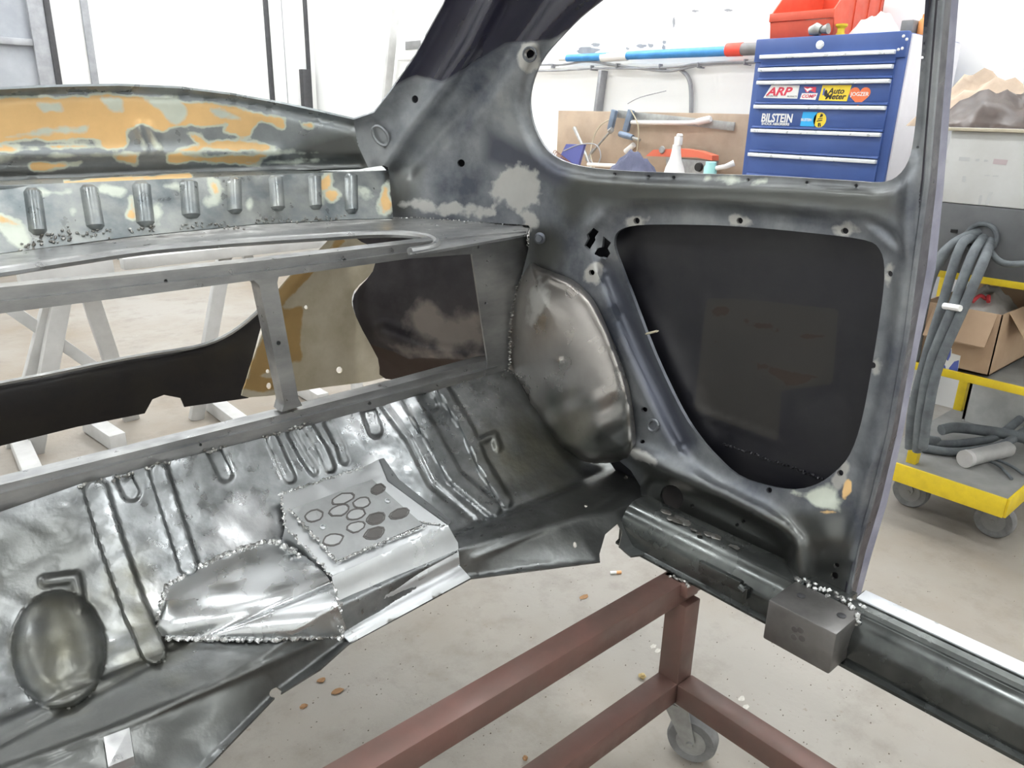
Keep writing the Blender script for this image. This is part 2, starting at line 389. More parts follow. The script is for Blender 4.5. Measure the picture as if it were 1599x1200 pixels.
def text_mesh(s, size, M, shear=0, bold=0, xs=1, align='LEFT', ext=.0004, font_space=1):
    cu = bpy.data.curves.new('lettering', 'FONT'); cu.body = s; cu.size = size; cu.shear = shear; cu.offset = bold; cu.align_x = align; cu.extrude = ext; cu.space_character = font_space; cu.resolution_u = 3
    ob = bpy.data.objects.new('lettering_tmp', cu); COL.objects.link(ob)
    dg = bpy.context.evaluated_depsgraph_get(); me = bpy.data.meshes.new_from_object(ob.evaluated_get(dg))
    V = [tuple(M @ Vector((v.co.x * xs, v.co.y, v.co.z))) for v in me.vertices]; Fc = [tuple(p.vertices) for p in me.polygons]
    bpy.data.objects.remove(ob); bpy.data.curves.remove(cu); bpy.data.meshes.remove(me); return V, Fc


# ================================================================ the room
X0, X1, Y0, Y1, HH = ROOM['x0'], ROOM['x1'], ROOM['y0'], ROOM['y1'], ROOM['h']
add('floor', box((X0 - .1, Y0 - .1, -.08), (X1 + .1, Y1 + .1, 0)), M_floor, kind='structure', smooth=False)
add('ceiling', box((X0 - .1, Y0 - .1, HH), (X1 + .1, Y1 + .1, HH + .08)), M_ceil, kind='structure', smooth=False)
add('wall_back', box((X0 - .1, Y1, 0), (X1 + .1, Y1 + .1, HH)), M_wall, kind='structure', smooth=False)
WALL_R = add('wall_right', box((X1, Y0, 0), (X1 + .1, Y1, HH)), M_wall, kind='structure', smooth=False)
add('wall_left', box((X0 - .1, Y0, 0), (X0, Y1, HH)), M_wall, kind='structure', smooth=False)
add('wall_front', box((X0 - .1, Y0 - .1, 0), (X1 + .1, Y0, HH)), M_wall, kind='structure', smooth=False)
# grey steel gate leaf in the back wall, its frame and rails
d1 = add('door_1', box((-1.4, 5.93, .02), (1.30, 5.985, 2.6)), M_wallg, kind='structure', smooth=False)
zr = at((40, 66), y=5.92)[2]
add('door_rail', box((-1.4, 5.90, zr - .02), (1.26, 5.93, zr + .02), .003), M_strip, d1)
add('door_stile', box((1.22, 5.89, .02), (1.31, 5.93, 2.6), .003), M_strip, d1)
add('door_edge', box((1.31, 5.88, .02), (1.345, 5.985, 2.6), .003), M_dark, d1)
n = 0
for xa, xb, m_, za, zb, dp in ((1.545, 1.59, M_strip, 0, HH, .02), (2.80, 2.835, M_dark, 0, HH, .02), (2.835, 2.93, M_wall, 0, HH, .035), (2.93, 2.945, M_strip, 0, HH, .02),
                            (3.125, 3.15, M_dark, 0, HH, .03), (3.06, 3.13, M_dark, .3, at((480, 108), y=5.9)[2], .06)):
    n += 1; add('trim_%d' % n, box((xa, 6 - dp, za), (xb, 6.0, zb), .003), m_, kind='structure')
# unseen ceiling lamps, some of them added to brighten the walls
for (x, y) in LAMPS:
    e = empty('unseen_ceiling_light', (x, y, HH - .10), 'unseen white batten light with glowing diffuser, put under the ceiling to light the room', 'ceiling light', 'unseen batten lights put under the ceiling')
    add('housing', box((x - .10, y - .62, HH - .04), (x + .10, y + .62, HH), .006), M_white, e)
    add('diffuser', box((x - .08, y - .6, HH - .10), (x + .08, y + .6, HH - .042), .02), M_lamp, e)

# ================================================================ the car body
BODY = empty('car_body', (.95, .45, .35), 'stripped bare-metal car body shell with freshly welded rear floor', 'car body')
S_shell = shell()
WIN = [(940, 0), (905, 28), (872, 62), (850, 88), (836, 115), (828, 145), (828, 172), (836, 203), (856, 236), (892, 256), (960, 266), (1080, 271), (1200, 275), (1320, 282), (1373, 285), (1400, 276),
       (1418, 252), (1427, 213), (1435, 133), (1445, 0), (1452, -110), (1445, -150), (1405, -172), (1300, -178), (1180, -160), (1080, -110), (1000, -50)]
TRAP = [(959, 378), (966, 361), (994, 352), (1068, 351), (1156, 354), (1276, 365), (1350, 375), (1373, 389), (1381, 419), (1377, 474), (1361, 576), (1345, 659), (1327, 710), (1304, 737), (1276, 756),
        (1239, 765), (1193, 758), (1151, 742), (1119, 714), (1091, 682), (1063, 640), (1022, 553), (985, 456), (964, 400)]
JIN = [(1490, -260), (1470, 0), (1447, 280), (1428, 418), (1414, 530), (1388, 677), (1360, 787), (1339, 855), (1324, 932)]
JOUT = [(1520, -260), (1497, 0), (1473, 300), (1461, 420), (1435, 540), (1410, 677), (1385, 787), (1360, 870), (1342, 937)]
Q_OUT = JIN + [(1315, 934), (1250, 914), (1206, 887), (1049, 814), (1006, 800), (1000, 760), (985, 735), (930, 690), (880, 620), (835, 540), (815, 470), (815, 430), (826, 385), (827, 352),
               (720, 345), (612, 341), (607, 262), (597, 258), (575, 262), (558, 225), (552, 187), (584, 176), (612, 140), (648, 88), (692, 8), (720, -60), (760, -160), (830, -260), (1100, -280), (1300, -280)]
HOLES = [ell(994, 345, 5, 5), ell(1155, 345, 5, 5), ell(1319, 361, 6, 5), ell(1389, 428, 5, 5), ell(1363, 571, 4.5, 5), ell(1312, 739, 5, 5), ell(1201, 766, 4.5, 4.5), ell(924, 426, 4.5, 4.5),
         ell(720, 255, 6, 6), ell(827, 85, 8, 8), ell(1306, 884, 4.5, 4.5), ell(1303, 900, 6, 6), ell(1081, 790, 3, 3), ell(1151, 820, 3, 3), ell(1161, 815, 3, 3), ell(1049, 777, 17, 20, -.5, 20),
         ell(1006, 640, 5, 4), ell(1003, 690, 4, 3), ell(648, 155, 5, 6), ell(960, 272, 2.6), ell(1013, 276, 2.6), ell(1052, 277, 2.6), ell(1168, 281, 2.6), ell(1260, 285, 2.4), ell(1337, 290, 2.8), ell(1433, 230, 2.2), ell(1440, 90, 2.5),
         [(927, 356), (935, 362), (929, 371), (930, 375), (920, 391), (912, 384), (918, 373), (916, 367)],
         [(942, 369), (954, 379), (949, 388), (953, 396), (946, 406), (928, 397), (933, 388), (940, 386)]]
TRAPS = smooth_poly(TRAP, 3); WINS = smooth_poly(WIN, 3)
RIDGE = [(985, 704), (1053, 739), (1136, 774), (1180, 798), (1219, 824), (1243, 852), (1252, 905)]
BEAD = [(600, 258), (640, 200), (692, 136), (736, 72), (772, 0), (800, -80), (840, -200)]
BEAD2 = [(640, 262), (690, 205), (760, 130), (806, 60), (850, 0), (900, -60)]
def q_relief(p):
    r = np.zeros(len(p))
    dw = -sd(p, WINS); r -= .012 * (1 - ss(dw, 8, 20))
    dt = -sd(p, TRAPS)
    r -= .012 * (1 - ss(dt, 26, 40)) * ss(900 - p[:, 1], 60, 200)
    r += .028 * bump(p, RIDGE, 15) + .020 * np.exp(-((p[:, 0] - 1293) / 34) ** 2 - ((p[:, 1] - 845) / 34) ** 2)
    r -= .014 * flat(p, [(948, 420), (1000, 540), (1072, 695)], 12, 7)
    r += .022 * bump(p, BEAD, 15) - .014 * bump(p, BEAD2, 16)
    r += .012 * bump(p, [(552, 187), (584, 176), (612, 140), (648, 88), (692, 8), (720, -60)], 9)
    r += .006 * bump(p, [(920, 352), (985, 322), (1140, 322), (1270, 333), (1350, 350), (1402, 395), (1405, 470), (1385, 600), (1350, 720)], 9)
    r += .010 * bump(p, [(1421, 250), (1412, 420), (1396, 540), (1372, 670), (1345, 780), (1322, 870)], 9)
    r -= .02 * flat(p, [(1030, 770), (1140, 818), (1215, 855)], 26, 9)
    return r
gear = [(808 + (38 + (5 if i % 2 else -3)) * math.cos(i * math.pi / 14), 292 + (36 + (5 if i % 2 else -3)) * math.sin(i * math.pi / 14)) for i in range(28)]
pads = [ell(994, 346, 18, 10), ell(1157, 344, 17, 9), ell(1322, 358, 28, 9, .12), ell(1387, 432, 7, 26, .1), ell(1367, 575, 7, 16), ell(1314, 742, 10, 22, .5), ell(927, 426, 14, 18), ell(826, 88, 17, 24)]
QP = add_panel('quarter_panel', BODY, M_quarter, Q_OUT, [WINS, TRAPS] + HOLES, S_shell, step=6, relief=q_relief, thick=.005, hstep=3, masks=dict(
    bright=maskpoly([gear] + pads + [ell(826, 345, 10, 22), ell(700, 325, 75, 9, .1), ell(1000, 712, 30, 7, .5)], 22),
    paint=maskpoly([[(560, -300), (1010, -300), (1010, -60), (930, 20), (860, 62), (790, 70), (730, 105), (690, 128), (650, 118), (618, 135), (600, 140)],
                    [(1440, 120), (1500, -300), (1400, -300), (1436, -100)]], 26),
    blue=maskpoly([[(940, 412), (962, 415), (990, 490), (1088, 690), (1075, 715), (1040, 690), (985, 560)], [(760, 200), (880, 262), (900, 300), (760, 250)]], 30),
    dark=maskpoly([[(990, 705), (1060, 735), (1190, 790), (1320, 800), (1340, 860), (1320, 940), (1000, 810)], [(900, 270), (1400, 290), (1400, 335), (930, 320), (890, 350), (870, 300)], ell(850, 392, 30, 40),
                   [(610, 262), (660, 262), (640, 340), (612, 340)]], 40),
    pale=maskpoly([[(1100, 275), (1200, 279), (1200, 289), (1100, 283)], [(1240, 770), (1300, 765), (1310, 800), (1270, 790)]], 24),
    orange=maskpoly([ell(1255, 778, 14, 4, .3), ell(1322, 765, 3, 18, .3), ell(1290, 800, 14, 4)], 20)))
# return flange of the lower opening
def ring(loop, surf, depth, m, name, relief=None, w=.0):
    P = np.array(dens(loop, 6)); V = surf(P)
    d = V - C; dl = np.linalg.norm(d, axis=1)[:, None]
    if relief: V = V - d / dl * relief(P)[:, None]
    B = V + np.array([depth, 0, 0]); n_ = len(V)
    Fc = [(i, (i + 1) % n_, n_ + (i + 1) % n_, n_ + i) for i in range(n_)]
    return add(name, (np.vstack([V, B]), Fc), m, BODY)
# outer skin seen through the lower opening
S_out = shell(.055)
SK = JIN + [(1315, 930), (1200, 880), (1049, 812), (985, 770), (930, 690), (880, 620), (835, 540), (815, 470), (826, 385), (827, 352), (720, 335), (630, 300), (600, 262), (572, 240), (566, 200), (592, 180), (620, 144), (656, 92), (700, 8), (728, -60), (768, -160), (838, -255), (1100, -275), (1300, -275)]
WIN_OUT = [(x + (x - 1130) * .012, y + (y - 130) * .02) for x, y in WIN]
SKIN = add_panel('outer_skin', BODY, M_skin, SK, [smooth_poly(WIN_OUT, 3)], S_out, step=8, thick=.004,
    relief=lambda p: .012 * bump(p, [(940, 380), (1040, 560), (1100, 690)], 22) + .004 * bump(p, [(1103, 465), (1084, 640), (1216, 691)], 4),
    masks=dict(film=maskpoly([[(1103, 465), (1180, 470), (1310, 483), (1300, 600), (1220, 610), (1216, 691), (1084, 640)]], 12),
               orange=maskpoly([[(1108, 480), (1140, 478), (1140, 492), (1110, 495)], [(1160, 498), (1225, 512), (1215, 518), (1165, 508)], [(1245, 520), (1295, 525), (1290, 533), (1250, 530)],
                                [(1105, 525), (1160, 560), (1230, 580), (1280, 590), (1240, 605), (1180, 570)]], 8)))
add('weld_bead', weld([(1095, 686), (1150, 700), (1200, 718), (1250, 735), (1290, 752)], S_out, .004, 4, 1.5), M_skin, BODY, kind='stuff', label='rough weld seam low inside the side opening')
# door jamb (B pillar): dark inner strip, violet grey outer strip
def strip(name, A, B, xa, xb, m, tk=.006):
    a = np.array(dens(A, 12, False)); n_ = len(a); b0 = np.array(B, float)
    L = np.r_[0, np.cumsum(np.hypot(*np.diff(b0, axis=0).T))]; La = np.r_[0, np.cumsum(np.hypot(*np.diff(a, axis=0).T))]
    u = La / La[-1] * L[-1]; b = np.stack([np.interp(u, L, b0[:, 0]), np.interp(u, L, b0[:, 1])], -1)
    Va = S_shell(a); 
    if xa: Va = shell(xa)(a)
    Vb = shell(xb)(b)
    off = np.array([0, tk, 0]); V = np.vstack([Va, Vb, Va + off, Vb + off]); Fc = []
    for i in range(n_ - 1):
        Fc += [(i, i + 1, n_ + i + 1, n_ + i), (2 * n_ + i, 3 * n_ + i, 3 * n_ + i + 1, 2 * n_ + i + 1), (i, 2 * n_ + i, 2 * n_ + i + 1, i + 1), (n_ + i, n_ + i + 1, 3 * n_ + i + 1, 3 * n_ + i)]
    return add(name, (V, Fc), m, BODY)
JMID = [(a[0] * .42 + b[0] * .58, a[1] * .42 + b[1] * .58) for a, b in zip(JIN, JOUT)]
strip('door_jamb', JIN, JMID, 0, .035, M_jambd)
strip('jamb_flange', JMID, JOUT, .035, .05, M_jamb)
add('jamb_seam', tube([tuple(v) for v in S_shell(np.array(dens(JIN[1:], 14, False)))], .0035, 6), M_quarter, BODY)

# tail panel below the rear window
T_TOP = [(-320, 200), (-220, 172), (-100, 150), (0, 140), (80, 136), (184, 134), (280, 138), (360, 148), (440, 162), (496, 174), (552, 187)]
T_OUT = T_TOP + [(560, 225), (575, 262), (440, 267), (200, 277), (0, 287), (-320, 300)]
def c1(*q): return [(a / 2.498, b / 2.498) for a, b in q]
def t_relief(p):
    r = .012 * bump(p, T_TOP, 6) - .010 * bump(p, [(a, b + 9) for a, b in T_TOP], 8)
    r += .008 * bump(p, [(-320, 250), (0, 243), (200, 241), (430, 240)], 9) - .006 * bump(p, [(-320, 262), (0, 256), (250, 252), (480, 250)], 8)
    r += .006 * bump(p, [(216, 196), (228, 236)], 5) + .006 * bump(p, [(234, 196), (248, 236)], 5)
    return r - .012 * bump(p, [(-320, 290), (0, 276), (300, 265), (560, 256)], 8)
add_panel('tail_panel', BODY, M_tail, T_OUT, [], S_shell, step=5, relief=t_relief, thick=.004, masks=dict(
    orange=maskpoly([c1((-900, 420), (0, 385), (250, 375), (600, 380), (700, 400), (850, 405), (960, 430), (1100, 470), (1100, 492), (1010, 472), (965, 530), (870, 515), (885, 485), (740, 482), (640, 512), (560, 482), (500, 500), (490, 547), (330, 545), (0, 556), (-900, 600)),
                     c1((730, 520), (800, 545), (1000, 560), (1090, 580), (860, 585), (700, 590), (770, 565)), c1((655, 608), (860, 616), (1060, 600), (1000, 634), (655, 630)), c1((-600, 640), (0, 575), (330, 562), (500, 548), (480, 572), (300, 580), (0, 590)),
                     c1((450, 610), (540, 600), (530, 638), (470, 632)), c1((1170, 475), (1220, 482), (1218, 498), (1180, 490)), c1((120, 640), (320, 628), (300, 650), (130, 660))], 20),
    pale=maskpoly([c1((550, 378), (690, 378), (725, 440), (690, 488), (650, 470), (625, 430)), c1((820, 430), (880, 430), (940, 465), (860, 470)), c1((150, 405), (230, 405), (240, 432), (170, 440)), c1((0, 540), (180, 495), (350, 485), (340, 520), (100, 530)),
                   c1((400, 390), (460, 392), (470, 430), (430, 420)), c1((690, 598), (1000, 596), (1240, 592), (1000, 602), (760, 606)), c1((0, 612), (480, 596), (530, 606), (300, 612), (0, 625)), c1((960, 632), (1240, 625), (1100, 640)),
                   c1((535, 490), (550, 490), (570, 580), (560, 585)), c1((575, 490), (595, 520), (625, 585), (600, 570))], 18),
    dark=maskpoly([[(480, 215), (560, 190), (580, 262), (420, 262)], [(-320, 270), (0, 270), (440, 258), (590, 250), (590, 270), (-320, 305)]], 40)))
# ledge and ribbed panel
add_panel('ledge', BODY, M_rib, [(-320, 304), (0, 291), (300, 279), (606, 267), (604, 256), (440, 262), (200, 273), (0, 283), (-320, 297)], [], plane([0, 0, 1], .935), step=6, thick=.004, masks=dict(orange=maskpoly([[(100, 284), (300, 270), (300, 280), (100, 290)]], 6)))
S_rib = plane([0, 1, -.55], 1.30 - .55 * .85)
RP_OUT = [(-320, 304), (0, 290), (300, 278), (607, 266), (614, 341), (560, 342), (400, 350), (200, 370), (0, 396), (-320, 440)]
spots_o = [ell(337, 300, 3, 12, -.3), ell(508, 285, 3, 12, .5), ell(518, 305, 7, 3, .5), ell(205, 325, 3, 12), ell(14, 345, 16, 5, .4), ell(601, 310, 3, 20), ell(375, 268, 20, 3)]
add_panel('ribbed_panel', BODY, M_rib, RP_OUT, [], S_rib, step=5, thick=.004, masks=dict(
    orange=maskpoly(spots_o, 34), pale=maskpoly([ell(332, 318, 14, 9), ell(575, 300, 14, 8, .6), ell(245, 330, 10, 16), ell(388, 318, 8, 12), ell(495, 308, 8, 14), ell(113, 331, 4, 5), ell(20, 365, 26, 14, .6), ell(275, 290, 20, 3), ell(175, 297, 24, 3), ell(84, 302, 24, 3)], 26),
    dark=maskpoly([[(600, 268), (614, 268), (614, 341), (604, 341)]], 6)))
for (xa, ya, xb, yb) in [(-225, 300, -208, 392), (-130, 298, -118, 384), (-40, 295, -28, 376), (50, 293, 60, 367), (138, 288, 150, 359), (220, 283, 228, 354), (294, 280, 299, 341), (365, 277, 367, 334), (430, 274, 434, 329), (491, 272, 493, 327), (548, 270, 549, 334)]:
    hw = 15 if xa < 340 else 12 if xa < 470 else 10.5
    A = np.array([xa, ya], float); B = np.array([xb, yb], float); V = []; rows = 12; cols = 9
    for i in range(rows):
        u = i / (rows - 1); c_ = A + (B - A) * u; endk = min(1, 9 * min(u, 1 - u) + .25)
        for j in range(cols):
            s = -1 + 2 * j / (cols - 1); px = c_ + np.array([s * hw * min(1, endk + .35), 0])
            b_ = S_rib([px])[0]; V.append(tuple(b_ + np.array([0, -.9, .3]) * (.014 * endk * (1 - abs(s) ** 3) - .001)))
    Fc = [(i * cols + j, i * cols + j + 1, (i + 1) * cols + j + 1, (i + 1) * cols + j) for i in range(rows - 1) for j in range(cols - 1)]
    add('rib', (V, Fc), M_rib, BODY)
add('weld_bead', cat_(weld([(30, 388), (75, 372), (110, 375)], S_rib, .0034, 3, 7), weld([(85, 368), (120, 360), (175, 366)], S_rib, .003, 3, 8), weld([(205, 362), (240, 352), (238, 366)], S_rib, .0034, 3, 5), weld([(280, 356), (310, 350), (380, 356)], S_rib, .003, 3, 4),
                      weld([(400, 346), (470, 344), (540, 339)], S_rib, .003, 3, 4)), M_spat, BODY, kind='stuff', label='spattered weld along the foot of the ribbed panel')
# parcel shelf with rolled lip and big cut-out
ZS = .85; S_sh = plane([0, 0, 1], ZS)
LIP = [(-320, 462), (-120, 440), (0, 426), (60, 417), (120, 408), (180, 399), (240, 391), (320, 384), (400, 378), (512, 371), (575, 367), (630, 367), (668, 372), (682, 380), (672, 388), (640, 394)]
SH_OUT = [(-320, 452), (0, 397), (200, 371), (400, 350), (560, 341), (614, 339), (720, 345), (828, 352), (822, 366), (640, 398)] + LIP[::-1]
add_panel('parcel_shelf', BODY, M_frame, SH_OUT, [], S_sh, step=8, thick=.004)
LV = S_sh(np.array(LIP)); add('shelf_lip', tube(curve([tuple(v + np.array([0, 0, .001])) for v in LV], 3), .0065, 8), M_frame, BODY)
add('weld_bead', weld([(612, 341), (660, 340), (720, 345), (780, 350), (826, 353)], S_sh, .003, 4, 1.2), M_weld, BODY, kind='stuff', label='thin weld seam where the shelf meets the side')
# welded luggage frame
YFR = 1.10; S_fr = plane([0, 1, 0], YFR)
def fr_panel(name, out, thick=.03, relief=None, holes=(), step=6):
    return add_panel(name, BODY, M_frame, out, list(holes), S_fr, step=step, thick=thick, relief=relief, tdir=(0, 1, 0))
step_r = lambda a, b: (lambda p: .010 * ss(p[:, 1] - np.interp(p[:, 0], *zip(*a)), -2, 3))
TR_T = [(-320, 488), (0, 450), (200, 430), (400, 409), (640, 381), (740, 369), (822, 362)]
TR_B = [(737, 397), (640, 404), (396, 438), (200, 464), (0, 490), (-320, 532)]
mid = [(-320, 512), (0, 472), (400, 426), (640, 394), (760, 380)]
TOPR = TR_T + [(822, 380), (790, 395)] + TR_B
fr_panel('top_rail', TOPR, .03, None, [ell(74, 464, 3), ell(259, 439, 3), ell(410, 425, 3), ell(538, 407, 3)])
add_panel('top_rail_lip', BODY, M_frame, mid[:-1] + [(737, 384)] + TR_B, [], plane([0, 1, 0], YFR - .008), step=20, thick=.010, tdir=(0, 1, 0))
add_panel('top_flange', BODY, M_frame, [(a, b - 1) for a, b in TR_T] + [(815, 352)] + [(640, 374), (400, 402), (200, 423), (0, 443), (-320, 480)], [], plane([0, 0, 1], .853), step=10, thick=.003)
BR_T = [(-320, 842), (0, 758), (200, 708), (435, 649), (640, 596), (761, 562), (794, 560)]; BR_B = [(795, 577), (600, 634), (416, 684), (126, 757), (0, 801), (-320, 905)]
fr_panel('bottom_rail', BR_T + BR_B, .03, None, [])
add_panel('bottom_rail_lip', BODY, M_frame, [(a, b + 13) for a, b in BR_T[:-2]] + [(778, 572)] + BR_B[1:], [ell(682, 604, 3), ell(577, 630, 3), ell(313, 695, 2.5)], plane([0, 1, 0], YFR - .008), step=20, thick=.010, tdir=(0, 1, 0))
fr_panel('frame_post', [(392, 434), (436, 428), (433, 442), (466, 622), (472, 634), (440, 644), (444, 630), (405, 446)], .03, None, [ell(435, 536, 3.5)])
add_panel('side_plate', BODY, M_frame, [(737, 400), (735, 366), (822, 361), (825, 385), (829, 410), (807, 450), (798, 495), (795, 540), (795, 579), (775, 586), (758, 588), (761, 562)], [ell(746, 386, 2.5), ell(759, 474, 2.5)], plane([0, 1, 0], YFR - .004), step=6, thick=.004, tdir=(0, 1, 0))
add('weld_bead', cat_(weld([(823, 360), (828, 409), (808, 448), (799, 492), (796, 540), (795, 575)], plane([0, 1, 0], 1.095), .004, 3, 1.5, off=.01), weld([(790, 578), (822, 592)], plane([0, 1, 0], 1.05), .003, 4, 1.5)), M_spat, BODY, kind='stuff', label='weld seam between wheel arch and frame plate')

# wheel arch
ARCH = smooth_poly([(828, 412), (807, 450), (800, 480), (796, 532), (796, 577), (815, 611), (838, 655), (870, 695), (915, 722), (972, 720), (992, 699), (988, 637), (977, 585), (954, 525), (927, 469), (897, 439), (867, 426), (845, 418)], 4)
def a_relief(p):
    s = np.clip(sd(p, ARCH), 0, None)
    cx_ = np.hypot((p[:, 0] - 880) / 95, (p[:, 1] - 575) / 155)
    r = .075 * np.sqrt(np.clip(1 - (1 - np.clip(s / 85, 0, 1)) ** 2, 0, 1))
    r += .012 * bump(p, [(985, 690), (983, 637), (970, 585), (948, 525), (922, 474), (892, 446), (862, 434)], 7)
    r += .010 * np.exp(-((p[:, 0] - 874) / 7) ** 2 - ((p[:, 1] - 566) / 7) ** 2) - .006 * np.exp(-((p[:, 0] - 872) / 14) ** 2 - ((p[:, 1] - 568) / 14) ** 2)
    lower = ss(p[:, 1], 590, 640)
    r += lower * .004 * (np.sin(p[:, 0] * .11) + np.sin(p[:, 1] * .13 + p[:, 0] * .07))
    return r
add_panel('wheel_arch', BODY, M_arch, ARCH, [], S_shell, step=4, relief=a_relief, thick=.003, masks=dict(
    dark=maskpoly([[(840, 640), (900, 690), (985, 640), (990, 700), (970, 722), (880, 710)], ell(862, 630, 14, 18), ell(916, 627, 10, 8), ell(975, 660, 12, 40)], 50), bright=maskpoly([ell(840, 470, 14, 30, .3)], 40)))

# seat pan
PAN_BACK = [(-320, 905), (0, 800), (126, 756), (416, 683), (600, 633), (795, 577)]
P_OUT = [(-320, 900)] + PAN_BACK[1:] + [(850, 605), (880, 640), (915, 690), (960, 712), (1003, 716), (1022, 742), (1012, 800), (1006, 866), (985, 869), (967, 854), (972, 831), (965, 818), (945, 835), (936, 866), (937, 877), (820, 892), (735, 903),
        (545, 1005), (500, 1045), (430, 1088), (330, 1192), (255, 1250), (120, 1330), (-100, 1420), (-320, 1480)]
def dome(p, x, y, rx, ry): return np.sqrt(np.clip(1 - ((p[:, 0] - x) / rx) ** 2 - ((p[:, 1] - y) / ry) ** 2, 0, 1))
GROOVE = [  # pressed swages running from the rail down the pan: (line, half width, height)
    ([(640, 622), (675, 680), (710, 745), (770, 795)], 12, .010), ([(600, 636), (640, 690), (672, 755), (738, 812)], 5, -.004), ([(690, 606), (730, 670), (752, 722), (790, 785)], 9, .010),
    ([(575, 640), (586, 672)], 11, -.010), ([(662, 612), (676, 634)], 8, -.008), ([(425, 686), (440, 720), (452, 746)], 9, .006), ([(455, 677), (474, 712), (490, 736)], 7, -.006), ([(482, 668), (505, 705), (515, 730)], 8, .007), ([(512, 662), (530, 695), (538, 720)], 6, -.006),
    ([(335, 706), (352, 742)], 11, -.008), ([(195, 750), (205, 770)], 13, -.007), ([(248, 738), (268, 800), (295, 885)], 15, .011), ([(150, 768), (175, 850), (210, 950), (240, 1018)], 19, .016)]
def p_relief(p):
    r = np.zeros(len(p))
    for l, w, h in GROOVE: r += h * flat(p, l, w, 2.2)
    r += .035 * dome(p, 92, 1015, 74, 92) + .006 * flat(p, [(72, 908), (118, 902), (126, 950)], 8, 5)
    r += .0009 * (np.sin(p[:, 0] * .063 + np.sin(p[:, 1] * .05) * 1.5) * np.sin(p[:, 1] * .057 + 1))
    r += .006 * bump(p, [(-320, 1325), (0, 1205), (193, 1133), (400, 1045), (493, 1003)], 6) - .004 * bump(p, [(-320, 1290), (0, 1162), (227, 1041), (255, 1025)], 6)
    r += .004 * bump(p, [(741, 872), (847, 827), (930, 797), (1008, 748)], 5)
    r += .012 * bump(p, [(790, 690), (800, 760), (850, 790)], 10) * 0 + .008 * flat(p, [(752, 688), (772, 680), (778, 700)], 5, 4)
    return r
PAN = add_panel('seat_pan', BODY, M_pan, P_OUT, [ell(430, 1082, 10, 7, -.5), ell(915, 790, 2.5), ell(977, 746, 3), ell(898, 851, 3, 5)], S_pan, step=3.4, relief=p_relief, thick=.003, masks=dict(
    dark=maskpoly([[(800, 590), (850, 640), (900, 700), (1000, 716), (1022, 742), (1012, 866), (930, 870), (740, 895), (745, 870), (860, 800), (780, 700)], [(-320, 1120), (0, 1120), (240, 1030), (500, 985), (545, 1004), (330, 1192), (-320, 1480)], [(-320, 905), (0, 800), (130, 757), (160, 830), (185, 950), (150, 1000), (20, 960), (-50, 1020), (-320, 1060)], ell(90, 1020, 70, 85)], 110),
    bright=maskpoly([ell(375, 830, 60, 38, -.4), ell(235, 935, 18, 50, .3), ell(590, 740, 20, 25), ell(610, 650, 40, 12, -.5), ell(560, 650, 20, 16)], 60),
    olive=maskpoly([ell(215, 950, 26, 70, -.3), ell(235, 1020, 40, 16, -.3), ell(800, 720, 40, 22, .6), ell(100, 1010, 40, 60), ell(840, 700, 30, 40, -.4)], 110)))
add('weld_bead', cat_(weld([(122, 760), (160, 752)], S_pan, .004, 3, 3), weld([(175, 748), (205, 740)], S_pan, .004, 3, 3), weld([(228, 732), (262, 722)], S_pan, .004, 3, 3), weld([(322, 706), (350, 698)], S_pan, .004, 3, 3), weld([(412, 684), (438, 677)], S_pan, .004, 3, 3), weld([(450, 672), (475, 664)], S_pan, .004, 3, 3)),
    M_spat, BODY, kind='stuff', label='short rough welds under the lower frame rail')
TB = S_pan(np.array([(165, 1165), (205, 1150), (212, 1195), (172, 1212)]))
add('bracket_tab', (lambda V: (np.vstack([V, V + [0, .002, .010]]), [(0, 1, 2, 3), (7, 6, 5, 4), (0, 4, 5, 1), (1, 5, 6, 2), (2, 6, 7, 3), (3, 7, 4, 0)]))(TB), M_frame, BODY, smooth=False)
# gearbox hump
HB = [(247, 978), (261, 915), (309, 886), (377, 857), (430, 845)]; HF = [(247, 978), (261, 995), (400, 998), (532, 993)]
HUMP = HB + [(455, 858), (490, 880), (517, 910), (528, 950), (532, 993), (400, 998), (261, 995)]
def h_relief(p):
    u = np.clip((p[:, 0] - 243) / 288, 0, 1)
    yb_ = np.interp(p[:, 0], [243, 252, 261, 309, 377, 430, 540], [980, 940, 914, 884, 855, 842, 806]); yf_ = np.interp(p[:, 0], [243, 261, 400, 540], [982, 997, 1000, 996])
    v = np.clip((p[:, 1] - yb_) / np.maximum(yf_ - yb_, 4), 0, 1)
    return .003 + .070 * np.sqrt(u) * np.sin(math.pi * v ** 1.35) ** .75
add_panel('gearbox_hump', BODY, M_dome, smooth_poly(HUMP, 3), [], S_pan, step=4, relief=h_relief, thick=.003, masks=None)
add('weld_bead', cat_(weld(HB, S_pan, .0055, 2.5, 3, off=.006), weld([(261, 996), (400, 999), (534, 993)], S_pan, .0055, 2.2, 2.5, off=.006), weld([(430, 846), (460, 862), (490, 884), (517, 912), (528, 950), (532, 995)], S_pan, .0055, 2.2, 4, off=.035)),
    M_weld, BODY, kind='stuff', label='bright lumpy weld bead around the gearbox hump')
